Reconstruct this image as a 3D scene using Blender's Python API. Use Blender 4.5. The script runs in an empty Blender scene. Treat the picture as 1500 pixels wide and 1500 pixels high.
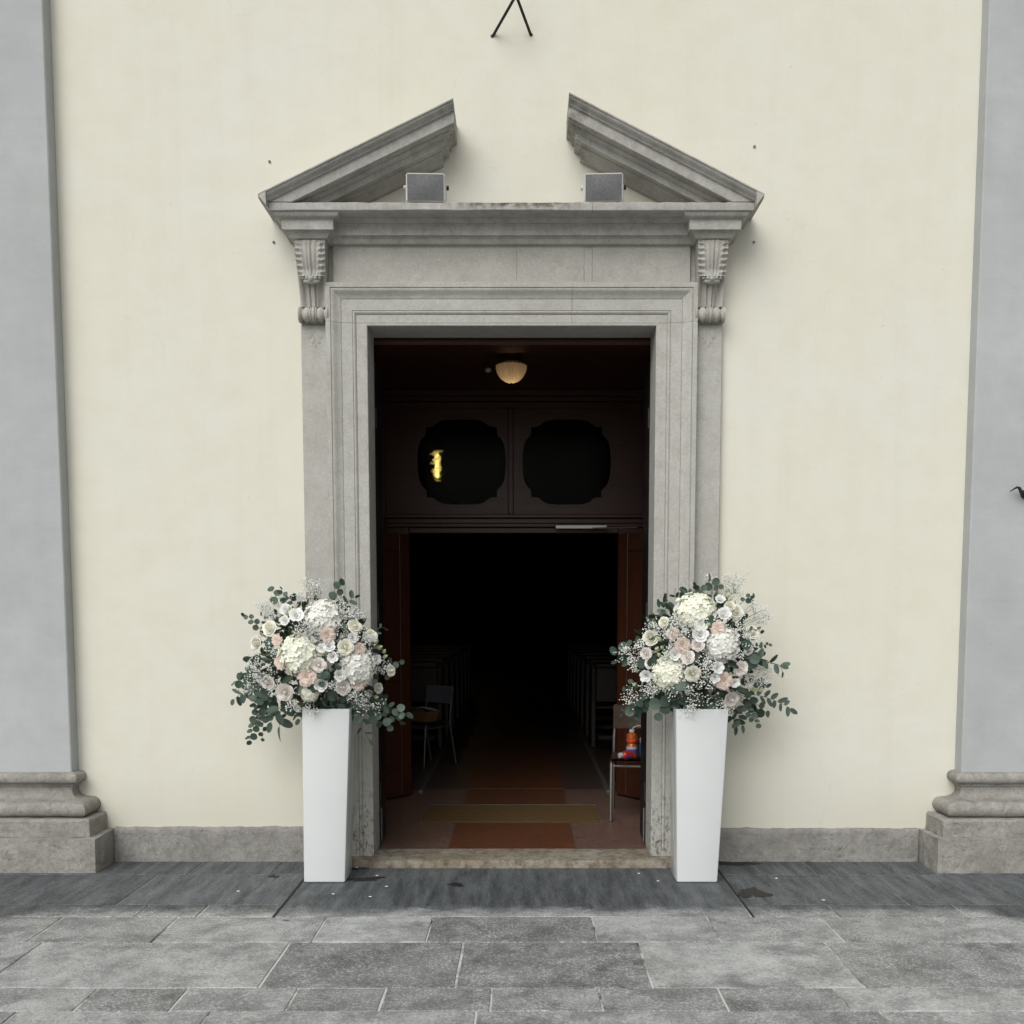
import bpy, bmesh, math, random
from mathutils import Vector, Matrix, noise as mnoise
R = math.radians
random.seed(7)
scene = bpy.context.scene
COL = scene.collection

# ------------------------------------------------------------------ camera, sky, sun, exposure
F, TH, PX, PY = 1500.0, R(4.9), 765.0, 1023.6          # photo measured in 1500 px
CX, D, H = 0.062, 6.28, 1.55
cam_d = bpy.data.cameras.new('camera'); cam = bpy.data.objects.new('camera', cam_d); COL.objects.link(cam)
cam.location = (CX, -D, H); cam.rotation_euler = (R(90) - TH, 0, 0)
cam_d.sensor_width = 36; cam_d.lens = 36 * F / 1500
cam_d.shift_x = -(PX - 750) / 1500; cam_d.shift_y = (PY - 750) / 1500
cam_d.clip_end = 2000; cam_d.clip_start = 0.05
scene.camera = cam

SUN_AZ, SUN_EL = R(204), R(43)                          # azimuth clockwise from +Y: front, a little left
world = bpy.data.worlds.new('World'); scene.world = world; world.use_nodes = True
nt = world.node_tree; nt.nodes.clear()
sky = nt.nodes.new('ShaderNodeTexSky'); sky.sky_type = 'NISHITA'; sky.sun_disc = False
sky.sun_elevation = SUN_EL; sky.sun_rotation = SUN_AZ; sky.dust_density = 4.0; sky.air_density = 1.0
hs = nt.nodes.new('ShaderNodeHueSaturation'); hs.inputs['Saturation'].default_value = 0.10
bg = nt.nodes.new('ShaderNodeBackground'); bg.inputs['Strength'].default_value = 0.12
wo = nt.nodes.new('ShaderNodeOutputWorld')
nt.links.new(sky.outputs[0], hs.inputs['Color']); nt.links.new(hs.outputs[0], bg.inputs[0]); nt.links.new(bg.outputs[0], wo.inputs[0])
sd = bpy.data.lights.new('sun', 'SUN'); sd.energy = 1.3; sd.angle = R(50); sd.color = (1, .985, .955)
sun = bpy.data.objects.new('sun', sd); COL.objects.link(sun); sun.location = (-4, -8, 12)
sdir = Vector((math.sin(SUN_AZ) * math.cos(SUN_EL), math.cos(SUN_AZ) * math.cos(SUN_EL), math.sin(SUN_EL)))
sun.rotation_euler = sdir.to_track_quat('Z', 'Y').to_euler()
vs = scene.view_settings
vs.view_transform = 'Standard'; vs.look = 'None'; vs.gamma = 1; vs.use_curve_mapping = False
vs.exposure = 0.05
scene.render.engine = 'CYCLES'
scene.cycles.max_bounces = 7; scene.cycles.diffuse_bounces = 4; scene.cycles.use_denoising = True
scene.cycles.sample_clamp_indirect = 4

# ------------------------------------------------------------------ photo pixel -> world
def ray(px, py):
    a = (px - PX) / F; b = -(py - PY) / F
    return Vector((a, math.cos(TH) + b * math.sin(TH), -math.sin(TH) + b * math.cos(TH)))
EYE = Vector((CX, -D, H))
def W(px, py, Y=0.0):
    r = ray(px, py); return EYE + r * ((Y + D) / r.y)
def G(px, py, Z=0.0):
    r = ray(px, py); return EYE + r * ((Z - H) / r.z)

# ------------------------------------------------------------------ mesh helpers
class MB:
    def __init__(s): s.v = []; s.f = []
    def add(s, v, f):
        n = len(s.v); s.v += [tuple(p) for p in v]; s.f += [tuple(i + n for i in q) for q in f]; return s
    def box(s, x0, x1, y0, y1, z0, z1):
        if x0 > x1: x0, x1 = x1, x0
        if y0 > y1: y0, y1 = y1, y0
        if z0 > z1: z0, z1 = z1, z0
        return s.add([(x0,y0,z0),(x1,y0,z0),(x1,y1,z0),(x0,y1,z0),(x0,y0,z1),(x1,y0,z1),(x1,y1,z1),(x0,y1,z1)],
                     [(0,3,2,1),(4,5,6,7),(0,1,5,4),(1,2,6,5),(2,3,7,6),(3,0,4,7)])
    def prism(s, pts0, pts1):
        n = len(pts0)
        return s.add(list(pts0) + list(pts1), [tuple(range(n))[::-1], tuple(range(n, 2*n))] + [(i, (i+1) % n, n + (i+1) % n, n + i) for i in range(n)])
    def loft(s, rings, closed=True, caps=True):
        n = len(rings[0]); v = [p for r in rings for p in r]; f = []
        for k in range(len(rings) - 1):
            for i in range(n if closed else n - 1):
                j = (i + 1) % n; f.append((k*n+i, k*n+j, (k+1)*n+j, (k+1)*n+i))
        if caps and closed: f += [tuple(range(n))[::-1], tuple((len(rings)-1)*n + i for i in range(n))]
        return s.add(v, f)
    def tube(s, pts, r, n=6):
        pts = [Vector(p) for p in pts]; rings = []
        for i, p in enumerate(pts):
            t = (pts[min(i+1, len(pts)-1)] - pts[max(i-1, 0)]).normalized()
            a = t.orthogonal().normalized() if i == 0 else (a - t * a.dot(t)).normalized()
            b = t.cross(a); rr = r[i] if isinstance(r, (list, tuple)) else r
            rings.append([p + (a * math.cos(2*math.pi*k/n) + b * math.sin(2*math.pi*k/n)) * rr for k in range(n)])
        return s.loft(rings)
    def lathe(s, prof, n=16, M=None):
        M = M or Matrix.Identity(4)
        return s.loft([[M @ Vector((r*math.cos(2*math.pi*k/n), r*math.sin(2*math.pi*k/n), z)) for k in range(n)] for r, z in prof])
    def grid(s, fn, nu, nv):
        v = [fn(i/nu, j/nv) for j in range(nv+1) for i in range(nu+1)]
        return s.add(v, [(j*(nu+1)+i, j*(nu+1)+i+1, (j+1)*(nu+1)+i+1, (j+1)*(nu+1)+i) for j in range(nv) for i in range(nu)])
    def ball(s, c, r, n=8, m=5, M=None):
        c = Vector(c); M = M or Matrix.Identity(3)
        rx = r if isinstance(r, (tuple, list)) else (r, r, r); rings = []
        for j in range(m + 1):
            a = math.pi * max(.03, min(.97, j/m)) - math.pi/2
            rings.append([c + M @ Vector((rx[0]*math.cos(a)*math.cos(2*math.pi*k/n), rx[1]*math.cos(a)*math.sin(2*math.pi*k/n), rx[2]*math.sin(a))) for k in range(n)])
        return s.loft(rings)
    def mesh(s, name, mat, bevel=0, smooth=0, seg=1, fix=True, cuts=None, rough=None):
        bm = bmesh.new(); vs_ = [bm.verts.new(p) for p in s.v]
        for q in s.f:
            try: bm.faces.new([vs_[i] for i in q])
            except ValueError: pass
        for co, no in (cuts or []):
            bmesh.ops.bisect_plane(bm, geom=bm.verts[:] + bm.edges[:] + bm.faces[:], plane_co=co, plane_no=no, clear_outer=True, dist=1e-6)
            e = [x for x in bm.edges if x.is_boundary]
            if e: bmesh.ops.holes_fill(bm, edges=e, sides=0)
        if fix: bmesh.ops.recalc_face_normals(bm, faces=bm.faces[:])
        if bevel:
            es = [x for x in bm.edges if len(x.link_faces) == 2 and x.calc_face_angle(0) > R(25)]
            bmesh.ops.bevel(bm, geom=es, offset=bevel, segments=seg, affect='EDGES', clamp_overlap=True)
        if rough:      # hewn, worn surface: fine grid pushed in and out
            n_, amp, sc = rough
            bmesh.ops.subdivide_edges(bm, edges=[e for e in bm.edges if e.calc_length() > .03], cuts=n_, use_grid_fill=True)
            for v in bm.verts:
                p = v.co * sc; k = mnoise.fractal(p, .8, 2.1, 4) ; q = mnoise.noise_vector(p * .6)
                v.co += v.normal * (k * amp) + q * (amp * .5)
        me = bpy.data.meshes.new(name); bm.to_mesh(me); bm.free()
        if mat: me.materials.append(mat)
        if smooth:
            me.shade_smooth(); me.set_sharp_from_angle(angle=R(smooth))
        return me
    def build(s, name, mat, parent=None, **k):
        return link(name, s.mesh(name, mat, **k), parent)
def link(name, me, parent=None, loc=None, M=None):
    o = bpy.data.objects.new(name, me); COL.objects.link(o)
    if parent: o.parent = parent
    if loc is not None: o.location = loc
    if M is not None: o.matrix_local = M
    return o
def tag(o, label=None, cat=None, group=None, kind=None):
    if label: o['label'] = label
    if cat: o['category'] = cat
    if group: o['group'] = group
    if kind: o['kind'] = kind
    return o
def thing(name, label, cat, loc=(0,0,0), rz=0, group=None):
    o = bpy.data.objects.new(name, None); COL.objects.link(o); o.location = loc; o.rotation_euler = (0,0,rz)
    o.empty_display_size = .1
    return tag(o, label, cat, group)
def box(*a): return MB().box(*a)
def miter(path, closed=False):
    """in-plane unit outward offsets (to the right of travel) with mitre scaling, for 2-D path"""
    out = []; n = len(path)
    def nrm(a, b):
        d = (b - a).normalized(); return Vector((d.y, -d.x))
    for i in range(n):
        a = nrm(path[i-1], path[i]) if i > 0 else None
        b = nrm(path[i], path[i+1]) if i < n-1 else None
        if a is None: out.append(b)
        elif b is None: out.append(a)
        else:
            m = (a + b).normalized(); out.append(m / max(.2, m.dot(a)))
    return out

# ------------------------------------------------------------------ materials
def mat(name):
    m = bpy.data.materials.new(name); m.use_nodes = True
    return m, m.node_tree, m.node_tree.nodes['Principled BSDF']
def N(nt, t, **k):
    n = nt.nodes.new(t)
    for a, b in k.items():
        if a.startswith('i_'): n.inputs[a[2:].replace('_', ' ')].default_value = b
        else: setattr(n, a, b)
    return n
def noise(nt, vec, scale, detail=6, rough=.6, dist=0):
    n = N(nt, 'ShaderNodeTexNoise', i_Scale=scale, i_Detail=detail, i_Roughness=rough, i_Distortion=dist)
    if vec is not None: nt.links.new(vec, n.inputs['Vector'])
    return n.outputs['Fac']
def ramp(nt, fac, stops):
    r = N(nt, 'ShaderNodeValToRGB'); e = r.color_ramp.elements
    while len(e) < len(stops): e.new(.5)
    for x, (p, c) in zip(e, stops):
        x.position = p; x.color = (c, c, c, 1) if not isinstance(c, tuple) else (*c, 1)
    nt.links.new(fac, r.inputs[0]); return r.outputs[0]
def mixc(nt, fac, a, b, mode='MIX'):
    m = N(nt, 'ShaderNodeMix', data_type='RGBA', blend_type=mode)
    for s, v in ((0, fac), (6, a), (7, b)):
        if hasattr(v, 'links') or isinstance(v, bpy.types.NodeSocket): nt.links.new(v, m.inputs[s])
        else: m.inputs[s].default_value = v if s == 0 else (*v, 1)
    return m.outputs[2]
def math_(nt, op, a, b=0.0, clamp=False):
    m = N(nt, 'ShaderNodeMath', operation=op, use_clamp=clamp)
    for i, v in enumerate((a, b)):
        if isinstance(v, bpy.types.NodeSocket): nt.links.new(v, m.inputs[i])
        else: m.inputs[i].default_value = v
    return m.outputs[0]
def maprange(nt, v, a, b, c=0.0, d=1.0):
    m = N(nt, 'ShaderNodeMapRange', interpolation_type='SMOOTHSTEP')
    nt.links.new(v, m.inputs[0])
    for i, x in enumerate((a, b, c, d)): m.inputs[i+1].default_value = x
    return m.outputs[0]
def bump(nt, h, strength, dist=.01, prev=None):
    b = N(nt, 'ShaderNodeBump', i_Strength=strength, i_Distance=dist); nt.links.new(h, b.inputs['Height'])
    if prev is not None: nt.links.new(prev, b.inputs['Normal'])
    return b.outputs[0]
def coords(nt, scale=None, world=True):
    g = N(nt, 'ShaderNodeNewGeometry').outputs['Position'] if world else N(nt, 'ShaderNodeTexCoord').outputs['Object']
    if scale:
        m = N(nt, 'ShaderNodeMapping'); m.inputs['Scale'].default_value = scale; nt.links.new(g, m.inputs[0]); return m.outputs[0]
    return g
def plain(name, c, rough=.5, metal=0, spec=.5, var=0, vs_=20, bmp=0, coat=0):
    m, t, b = mat(name); b.inputs['Roughness'].default_value = rough; b.inputs['Metallic'].default_value = metal
    b.inputs['Specular IOR Level'].default_value = spec; b.inputs['Coat Weight'].default_value = coat
    b.inputs['Base Color'].default_value = (*c, 1)
    co = coords(t, world=False)
    f = noise(t, co, vs_)
    if var:
        t.links.new(mixc(t, ramp(t, f, [(.3, 0.), (.7, 1.)]), tuple(x*(1-var) for x in c), tuple(min(1, x*(1+var)) for x in c)), b.inputs['Base Color'])
    if bmp: t.links.new(bump(t, noise(t, co, vs_*6), bmp, .003), b.inputs['Normal'])
    return m

def plaster(name, c, cool, lo, bs):
    m, t, b = mat(name); p = coords(t)
    b.inputs['Roughness'].default_value = .9; b.inputs['Specular IOR Level'].default_value = .2
    big = noise(t, p, .9, 4, .55); mid = noise(t, p, 5, 6, .65); st = noise(t, coords(t, (1.2, 1, 7)), 2.2, 6, .6)
    c1 = mixc(t, ramp(t, big, [(.35, 0.), (.68, 1.)]), c, cool)
    c2 = mixc(t, math_(t, 'MULTIPLY', ramp(t, mid, [(.42, 0.), (.72, 1.)]), .55), c1, lo)
    # faint rain streaks, pits and hairline cracks
    stk = ramp(t, noise(t, coords(t, (5, 1, .22)), 1.6, 6, .62), [(.50, 0.), (.74, 1.)])
    c2 = mixc(t, math_(t, 'MULTIPLY', stk, .14), c2, tuple(x*.86 for x in lo))
    pits = ramp(t, noise(t, p, 31, 2), [(.70, 0.), (.76, 1.)])
    c2 = mixc(t, math_(t, 'MULTIPLY', pits, .35), c2, tuple(x*.6 for x in lo))
    wob = N(t, 'ShaderNodeVectorMath', operation='ADD'); t.links.new(p, wob.inputs[0])
    wn = N(t, 'ShaderNodeTexNoise', i_Scale=3.0, i_Detail=8.0); t.links.new(p, wn.inputs['Vector'])
    wsc = N(t, 'ShaderNodeVectorMath', operation='SCALE'); wsc.inputs['Scale'].default_value = .5; t.links.new(wn.outputs['Color'], wsc.inputs[0]); t.links.new(wsc.outputs[0], wob.inputs[1])
    vo = N(t, 'ShaderNodeTexVoronoi', feature='DISTANCE_TO_EDGE', i_Scale=.75); t.links.new(wob.outputs[0], vo.inputs['Vector'])
    crk = math_(t, 'MULTIPLY', ramp(t, vo.outputs['Distance'], [(.0, 1.), (.0035, 0.)]), ramp(t, noise(t, p, .8, 3), [(.52, 0.), (.62, 1.)]))
    c2 = mixc(t, math_(t, 'MULTIPLY', crk, .16), c2, tuple(x*.5 for x in lo))
    # rain dirt at the foot of the wall
    z = N(t, 'ShaderNodeSeparateXYZ'); t.links.new(p, z.inputs[0])
    foot = maprange(t, math_(t, 'ADD', z.outputs[2], math_(t, 'MULTIPLY', mid, .5)), .95, .35)
    c3 = mixc(t, math_(t, 'MULTIPLY', foot, .38), c2, tuple(x*.72 for x in lo))
    t.links.new(c3, b.inputs['Base Color'])
    h = bump(t, st, bs, .006); h = bump(t, noise(t, p, 60, 5, .7), bs*.5, .002, h); h = bump(t, noise(t, p, 3, 3), bs*.8, .03, h)
    t.links.new(h, b.inputs['Normal']); return m
M_WALL = plaster('cream_plaster', (.680, .662, .560), (.684, .676, .600), (.640, .612, .500), .22)
M_PIL = plaster('grey_plaster', (.405, .422, .420), (.450, .468, .468), (.355, .366, .362), .35)

def stone(name, c, c2, dirt, dirt_amt=.5, foot=False, moss=False, rough_scale=1.0, bs=.35, pit=.35):
    m, t, b = mat(name); p = coords(t)
    b.inputs['Roughness'].default_value = .85; b.inputs['Specular IOR Level'].default_value = .25
    big = noise(t, p, 2.2*rough_scale, 6, .6); mid = noise(t, p, 11*rough_scale, 10, .74); fine = noise(t, p, 85, 6, .8)
    a = mixc(t, ramp(t, big, [(.35, 0.), (.65, 1.)]), c, c2)
    a = mixc(t, math_(t, 'MULTIPLY', ramp(t, mid, [(.44, 0.), (.66, 1.)]), dirt_amt), a, dirt)
    a = mixc(t, math_(t, 'MULTIPLY', ramp(t, fine, [(.48, 0.), (.68, 1.)]), .5), a, tuple(x*.55 for x in c))
    a = mixc(t, math_(t, 'MULTIPLY', ramp(t, noise(t, p, 38, 7, .75), [(.54, 0.), (.68, 1.)]), .4), a, tuple(min(.8, x*1.25) for x in c2))
    xyz = N(t, 'ShaderNodeSeparateXYZ'); t.links.new(p, xyz.inputs[0])
    if foot:   # black weathering crust low on the jambs
        low = maprange(t, xyz.outputs[2], .72, .12)
        spots = ramp(t, noise(t, coords(t, (1, 1, .6)), 42, 8, .8), [(.5, 0.), (.6, 1.)])
        a = mixc(t, math_(t, 'MULTIPLY', math_(t, 'MULTIPLY', low, spots), .8), a, (.045, .045, .04))
    if moss:   # dark lichen along the middle of the cornice top
        ax = maprange(t, math_(t, 'ABSOLUTE', math_(t, 'SUBTRACT', xyz.outputs[0], .03)), .5, .12)
        top = maprange(t, xyz.outputs[2], 3.800, 3.845)
        sp = ramp(t, noise(t, p, 22, 8, .75), [(.4, 0.), (.58, 1.)])
        a = mixc(t, math_(t, 'MULTIPLY', math_(t, 'MULTIPLY', ax, top), sp), a, (.075, .07, .035))
        # black rain crust in streaks on the sloping members
        st = ramp(t, noise(t, coords(t, (3, 3, .8)), 7, 7, .7), [(.48, 0.), (.66, 1.)])
        a = mixc(t, math_(t, 'MULTIPLY', st, .2), a, (.13, .125, .115))
    t.links.new(a, b.inputs['Base Color'])
    h = bump(t, mid, bs, .010*bs + .003); h = bump(t, fine, bs, .004, h)
    h = bump(t, ramp(t, noise(t, p, 40, 2), [(.28, 0.), (.36, 1.)]), pit, .003, h)
    t.links.new(h, b.inputs['Normal']); return m
M_JAMB = stone('portal_stone', (.415, .408, .372), (.465, .460, .428), (.33, .32, .272), .6, foot=True)
M_CORN = stone('cornice_stone', (.415, .405, .370), (.475, .468, .44), (.27, .26, .228), .6, moss=True)
M_FRIEZE = stone('frieze_stone', (.40, .395, .362), (.45, .440, .395), (.34, .325, .28), .65)
M_PLINTH = stone('plinth_stone', (.30, .285, .255), (.40, .388, .36), (.19, .18, .155), .7, rough_scale=1.5, bs=1.0, pit=1.0)
M_SKIRT = stone('skirting_stone', (.27, .26, .238), (.36, .35, .328), (.17, .165, .148), .7, rough_scale=1.9, bs=1.0, pit=1.0)
M_THRESH = stone('threshold_stone', (.22, .185, .13), (.31, .29, .24), (.08, .058, .036), .9, rough_scale=1.4, bs=.8)

def slab_mat():
    m, t, b = mat('serizzo_slab'); p = coords(t)
    oi = N(t, 'ShaderNodeObjectInfo'); tone = N(t, 'ShaderNodeSeparateColor'); t.links.new(oi.outputs['Color'], tone.inputs[0])
    off = N(t, 'ShaderNodeVectorMath', operation='ADD'); t.links.new(p, off.inputs[0])
    sc = N(t, 'ShaderNodeVectorMath', operation='SCALE'); sc.inputs[0].default_value = (13, 7, 3); t.links.new(oi.outputs['Random'], sc.inputs['Scale']); t.links.new(sc.outputs[0], off.inputs[1])
    q = off.outputs[0]
    rot = N(t, 'ShaderNodeMapping'); t.links.new(q, rot.inputs[0]); rot.inputs['Scale'].default_value = (6.5, .8, 1); 
    ang = N(t, 'ShaderNodeCombineXYZ'); t.links.new(math_(t, 'MULTIPLY', tone.outputs[2], .9), ang.inputs[2]); t.links.new(ang.outputs[0], rot.inputs['Rotation'])
    vein = noise(t, rot.outputs[0], 2.6, 9, .72, .15); cloud = noise(t, q, 3.2, 7, .65, .5); grain = noise(t, q, 95, 2.5, .7); flake = noise(t, q, 62, 4, .8)
    xyz = N(t, 'ShaderNodeSeparateXYZ'); t.links.new(p, xyz.inputs[0])
    # slabs darker along the church foot, pale past a ragged line bulging at pilasters
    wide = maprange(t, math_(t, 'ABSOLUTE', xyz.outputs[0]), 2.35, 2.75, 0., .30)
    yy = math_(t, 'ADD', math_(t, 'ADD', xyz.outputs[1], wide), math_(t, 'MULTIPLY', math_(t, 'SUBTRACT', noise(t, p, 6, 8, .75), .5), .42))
    pale_mask = maprange(t, yy, -.98, -1.17)
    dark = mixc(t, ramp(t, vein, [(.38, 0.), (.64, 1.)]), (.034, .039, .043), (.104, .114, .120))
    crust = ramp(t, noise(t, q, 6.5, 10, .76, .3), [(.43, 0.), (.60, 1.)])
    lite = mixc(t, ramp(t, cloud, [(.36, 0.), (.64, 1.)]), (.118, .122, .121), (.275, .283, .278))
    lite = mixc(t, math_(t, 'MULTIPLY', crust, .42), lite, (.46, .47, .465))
    c = mixc(t, pale_mask, dark, lite)
    c = mixc(t, 1.0, c, (1, 1, 1), 'MULTIPLY')
    tn = N(t, 'ShaderNodeVectorMath', operation='SCALE'); t.links.new(c, tn.inputs[0]); t.links.new(math_(t, 'MULTIPLY', tone.outputs[0], 2.0), tn.inputs['Scale'])
    c = tn.outputs[0]
    sp = ramp(t, grain, [(.50, 0.), (.60, 1.)])
    c = mixc(t, math_(t, 'MULTIPLY', sp, math_(t, 'ADD', math_(t, 'MULTIPLY', math_(t, 'MULTIPLY', pale_mask, math_(t, 'ADD', math_(t, 'MULTIPLY', crust, .6), .22)), .62), .11)), c, (.60, .615, .61))
    c = mixc(t, math_(t, 'MULTIPLY', ramp(t, flake, [(.54, 0.), (.66, 1.)]), .55), c, (.04, .042, .044))
    edge = ramp(t, noise(t, q, 2.1, 4), [(.6, 0.), (.75, 1.)])
    c = mixc(t, math_(t, 'MULTIPLY', edge, .16), c, (.30, .27, .20))
    t.links.new(c, b.inputs['Base Color'])
    t.links.new(maprange(t, cloud, .3, .7, .52, .75), b.inputs['Roughness']); b.inputs['Specular IOR Level'].default_value = .35
    h = bump(t, grain, .5, .0018); h = bump(t, vein, .45, .006, h); t.links.new(h, b.inputs['Normal'])
    return m
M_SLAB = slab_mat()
def mortar_mat():
    m, t, b = mat('mortar'); p = coords(t); b.inputs['Roughness'].default_value = .95
    xyz = N(t, 'ShaderNodeSeparateXYZ'); t.links.new(p, xyz.inputs[0])
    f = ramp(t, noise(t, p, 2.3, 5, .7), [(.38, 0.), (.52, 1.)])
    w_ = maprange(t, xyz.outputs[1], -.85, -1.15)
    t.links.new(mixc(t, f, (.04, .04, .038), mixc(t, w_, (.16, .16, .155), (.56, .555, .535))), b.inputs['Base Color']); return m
M_MORTAR = mortar_mat()
M_GAP = plain('open_joint', (.012, .012, .011), .95)
M_GROUND = stone('piazza_stone', (.17, .17, .165), (.2, .2, .195), (.13, .13, .125), .5)

def wood(name, c, c2, axis, rough=.42, spec=.4):
    m, t, b = mat(name); s = [14, 14, 14]; s[axis] = 1.1
    p = coords(t, tuple(s)); g = noise(t, p, 2.2, 8, .65, 1.6)
    t.links.new(mixc(t, ramp(t, g, [(.3, 0.), (.7, 1.)]), c, c2), b.inputs['Base Color'])
    b.inputs['Roughness'].default_value = rough; b.inputs['Specular IOR Level'].default_value = spec
    t.links.new(bump(t, g, .25, .002), b.inputs['Normal']); return m
M_WOODV = wood('walnut_vertical', (.036, .011, .0048), (.062, .020, .009), 2)
M_WOODH = wood('walnut_horizontal', (.036, .013, .0065), (.062, .022, .011), 0)
M_WOODD = wood('dark_outer_door', (.006, .005, .005), (.013, .010, .009), 2)
M_PEW = wood('pew_wood', (.018, .012, .008), (.034, .023, .015), 0)
M_CHAIRW = wood('chair_plywood', (.03, .014, .008), (.05, .024, .014), 0)
def speckle(name, c, c2, c3):
    m, t, b = mat(name); p = coords(t)
    f = ramp(t, noise(t, p, 34, 6, .75), [(.36, 0.), (.64, 1.)]); g = ramp(t, noise(t, p, 14, 8, .7, 1), [(.52, 0.), (.66, 1.)])
    t.links.new(mixc(t, math_(t, 'MULTIPLY', g, .7), mixc(t, f, c, c2), c3), b.inputs['Base Color'])
    b.inputs['Roughness'].default_value = .38; return m
M_TERR = speckle('pink_terrazzo', (.10, .055, .040), (.18, .115, .09), (.05, .027, .020))
M_RED = speckle('red_marble', (.085, .032, .015), (.140, .058, .030), (.045, .016, .008))
M_MAT = plain('coir_mat', (.105, .066, .028), .95, spec=.1, var=.3, vs_=60, bmp=.6)
M_STEEL = plain('brushed_steel', (.17, .155, .14), .55, .7)
M_STEELD = plain('dull_metal_strip', (.16, .16, .16), .55, .6)
M_IRON = plain('black_iron', (.018, .017, .016), .6, .3, var=.3)
M_WHITE = plain('white_lacquer', (.645, .668, .662), .22, spec=.5, var=.02, vs_=3, coat=.5)
M_CLOSER = plain('aluminium', (.50, .52, .52), .45, .4)
M_SPKB = plain('speaker_case', (.55, .55, .52), .5)
def grille_mat():
    m, t, b = mat('perforated_grille'); v = N(t, 'ShaderNodeTexVoronoi', i_Scale=260.0); t.links.new(coords(t), v.inputs['Vector'])
    f = ramp(t, v.outputs['Distance'], [(.25, 0.), (.45, 1.)])
    t.links.new(mixc(t, f, (.04, .042, .042), (.15, .155, .155)), b.inputs['Base Color']); b.inputs['Roughness'].default_value = .5; b.inputs['Metallic'].default_value = .2
    t.links.new(bump(t, f, .5, .001), b.inputs['Normal']); return m
M_GRILLE = grille_mat()
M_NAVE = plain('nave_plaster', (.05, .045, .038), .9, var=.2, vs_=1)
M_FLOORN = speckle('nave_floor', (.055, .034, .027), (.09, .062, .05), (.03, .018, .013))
def glass_mat():
    m, t, b = mat('old_glass'); b.inputs['Base Color'].default_value = (.30, .34, .27, 1); b.inputs['Transmission Weight'].default_value = 1
    b.inputs['Roughness'].default_value = .03; b.inputs['IOR'].default_value = 1.10
    t.links.new(bump(t, noise(t, coords(t, (9, 1, 14)), 2.0, 4, .6, .5), .6, .0035), b.inputs['Normal']); return m
M_GLASS = glass_mat()
def emis(name, c, s):
    m, t, b = mat(name); b.inputs['Emission Color'].default_value = (*c, 1); b.inputs['Emission Strength'].default_value = s
    b.inputs['Base Color'].default_value = (*c, 1)
    n = noise(t, coords(t), 9); t.links.new(maprange(t, n, .2, .8, s*.7, s*1.3), b.inputs['Emission Strength']); return m

# ------------------------------------------------------------------ ground and paving
ground = box(-150, 150, -150, 60, -.30, -.06).build('ground', M_GROUND); tag(ground, kind='structure')
pav = box(-9, 9, -8.5, -.002, -.058, -.0045).build('pavement', M_MORTAR); tag(pav, kind='structure')
def slab(x0, x1, y0, y1, tone, vein=None, rag=.0022):
    g = random.uniform(.003, .0055)
    x0, x1, y0, y1 = x0 + g, x1 - g, y0 + g, y1 - g
    # slightly irregular hewn outline
    pts = []
    def side(a, b):
        n = max(2, int((b - a).length / .16)); nn = Vector((-(b-a).y, (b-a).x)).normalized()
        for i in range(n):
            q = a.lerp(b, i / n)
            if i: q = q + nn * random.uniform(-rag, rag)
            pts.append(q)
    c = [Vector((x0, y0)), Vector((x1, y0)), Vector((x1, y1)), Vector((x0, y1))]
    for i in range(4): side(c[i], c[(i+1) % 4])
    dz = random.uniform(-.0012, .0012); cx, cy = (x0+x1)/2, (y0+y1)/2
    def ring(s, z): return [(p.x - cx - math.copysign(s, p.x - cx), p.y - cy - math.copysign(s, p.y - cy), z) for p in pts]
    m = MB().loft([ring(0, -.05), ring(0, -.003 + dz), ring(.003, dz)])
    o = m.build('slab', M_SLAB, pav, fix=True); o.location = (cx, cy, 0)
    o.color = (tone, 0, vein if vein is not None else random.random(), 1)
    return o
YA, YB, YC, YD, YE, YF = -.345, -.966, -1.185, -1.584, -2.17, -2.416
XE = 6.5
DL, DR = -1.205, 1.240
def row(y1, y0, joints, x0=-XE, x1=XE, tones=None):
    xs = [x0] + sorted(joints) + [x1]
    for i in range(len(xs) - 1):
        slab(xs[i], xs[i+1], y0, y1, (tones[i] if tones else random.uniform(.42, .60)))
def gx(*pp): return [G(a, b).x for a, b in pp]
def fill(lo, hi, step):
    r = []; x = lo
    while True:
        x += random.uniform(step*.75, step*1.3)
        if x > hi - .3: return r
        r.append(x)
row(-.012, YA, [-4.6, -3.5] + gx((285, 1272), (405, 1272)), x1=DL, tones=[.62, .6, .58, .64, .6])
row(-.012, YA, gx((1110, 1272), (1190, 1274), (1222, 1276)) + [3.3, 4.7], x0=DR, tones=[.55, .64, .42, .6, .62, .6])
row(YA, YB, [-4.4, -3.3] + gx((200, 1303),), x1=DL, tones=[.62, .58, .54, .68])
row(YA, YB, gx((1307, 1305),) + [3.4, 4.5], x0=DR, tones=[.55, .64, .62, .6])
row(YB, YC, [-4.0, -3.1] + gx((208, 1334), (297, 1334)), x1=DL, tones=[.5, .47, .45, .44, .55])
row(YB, YC, gx((1222, 1334), (1408, 1334)) + [3.9, 5.0], x0=DR)
slab(DL + .004, DR - .006, YC, -.19, .54, .0)
row(YC, YD, [-5, -4] + gx((62, 1364), (236, 1366), (465, 1366), (629, 1361), (871, 1361), (1046, 1361), (1215, 1356), (1390, 1360)) + [4.1, 5.2],
    tones=[.5, .5, .46, .47, .58, .66, .34, .64, .56, .5, .56, .62, .5])
row(YD, YE, [-5.1, -4.0] + gx((20, 1410), (402, 1413), (673, 1413), (945, 1413), (1238, 1413)) + [3.8, 5],
    tones=[.5, .5, .56, .58, .34, .37, .66, .42, .5, .5])
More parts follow.
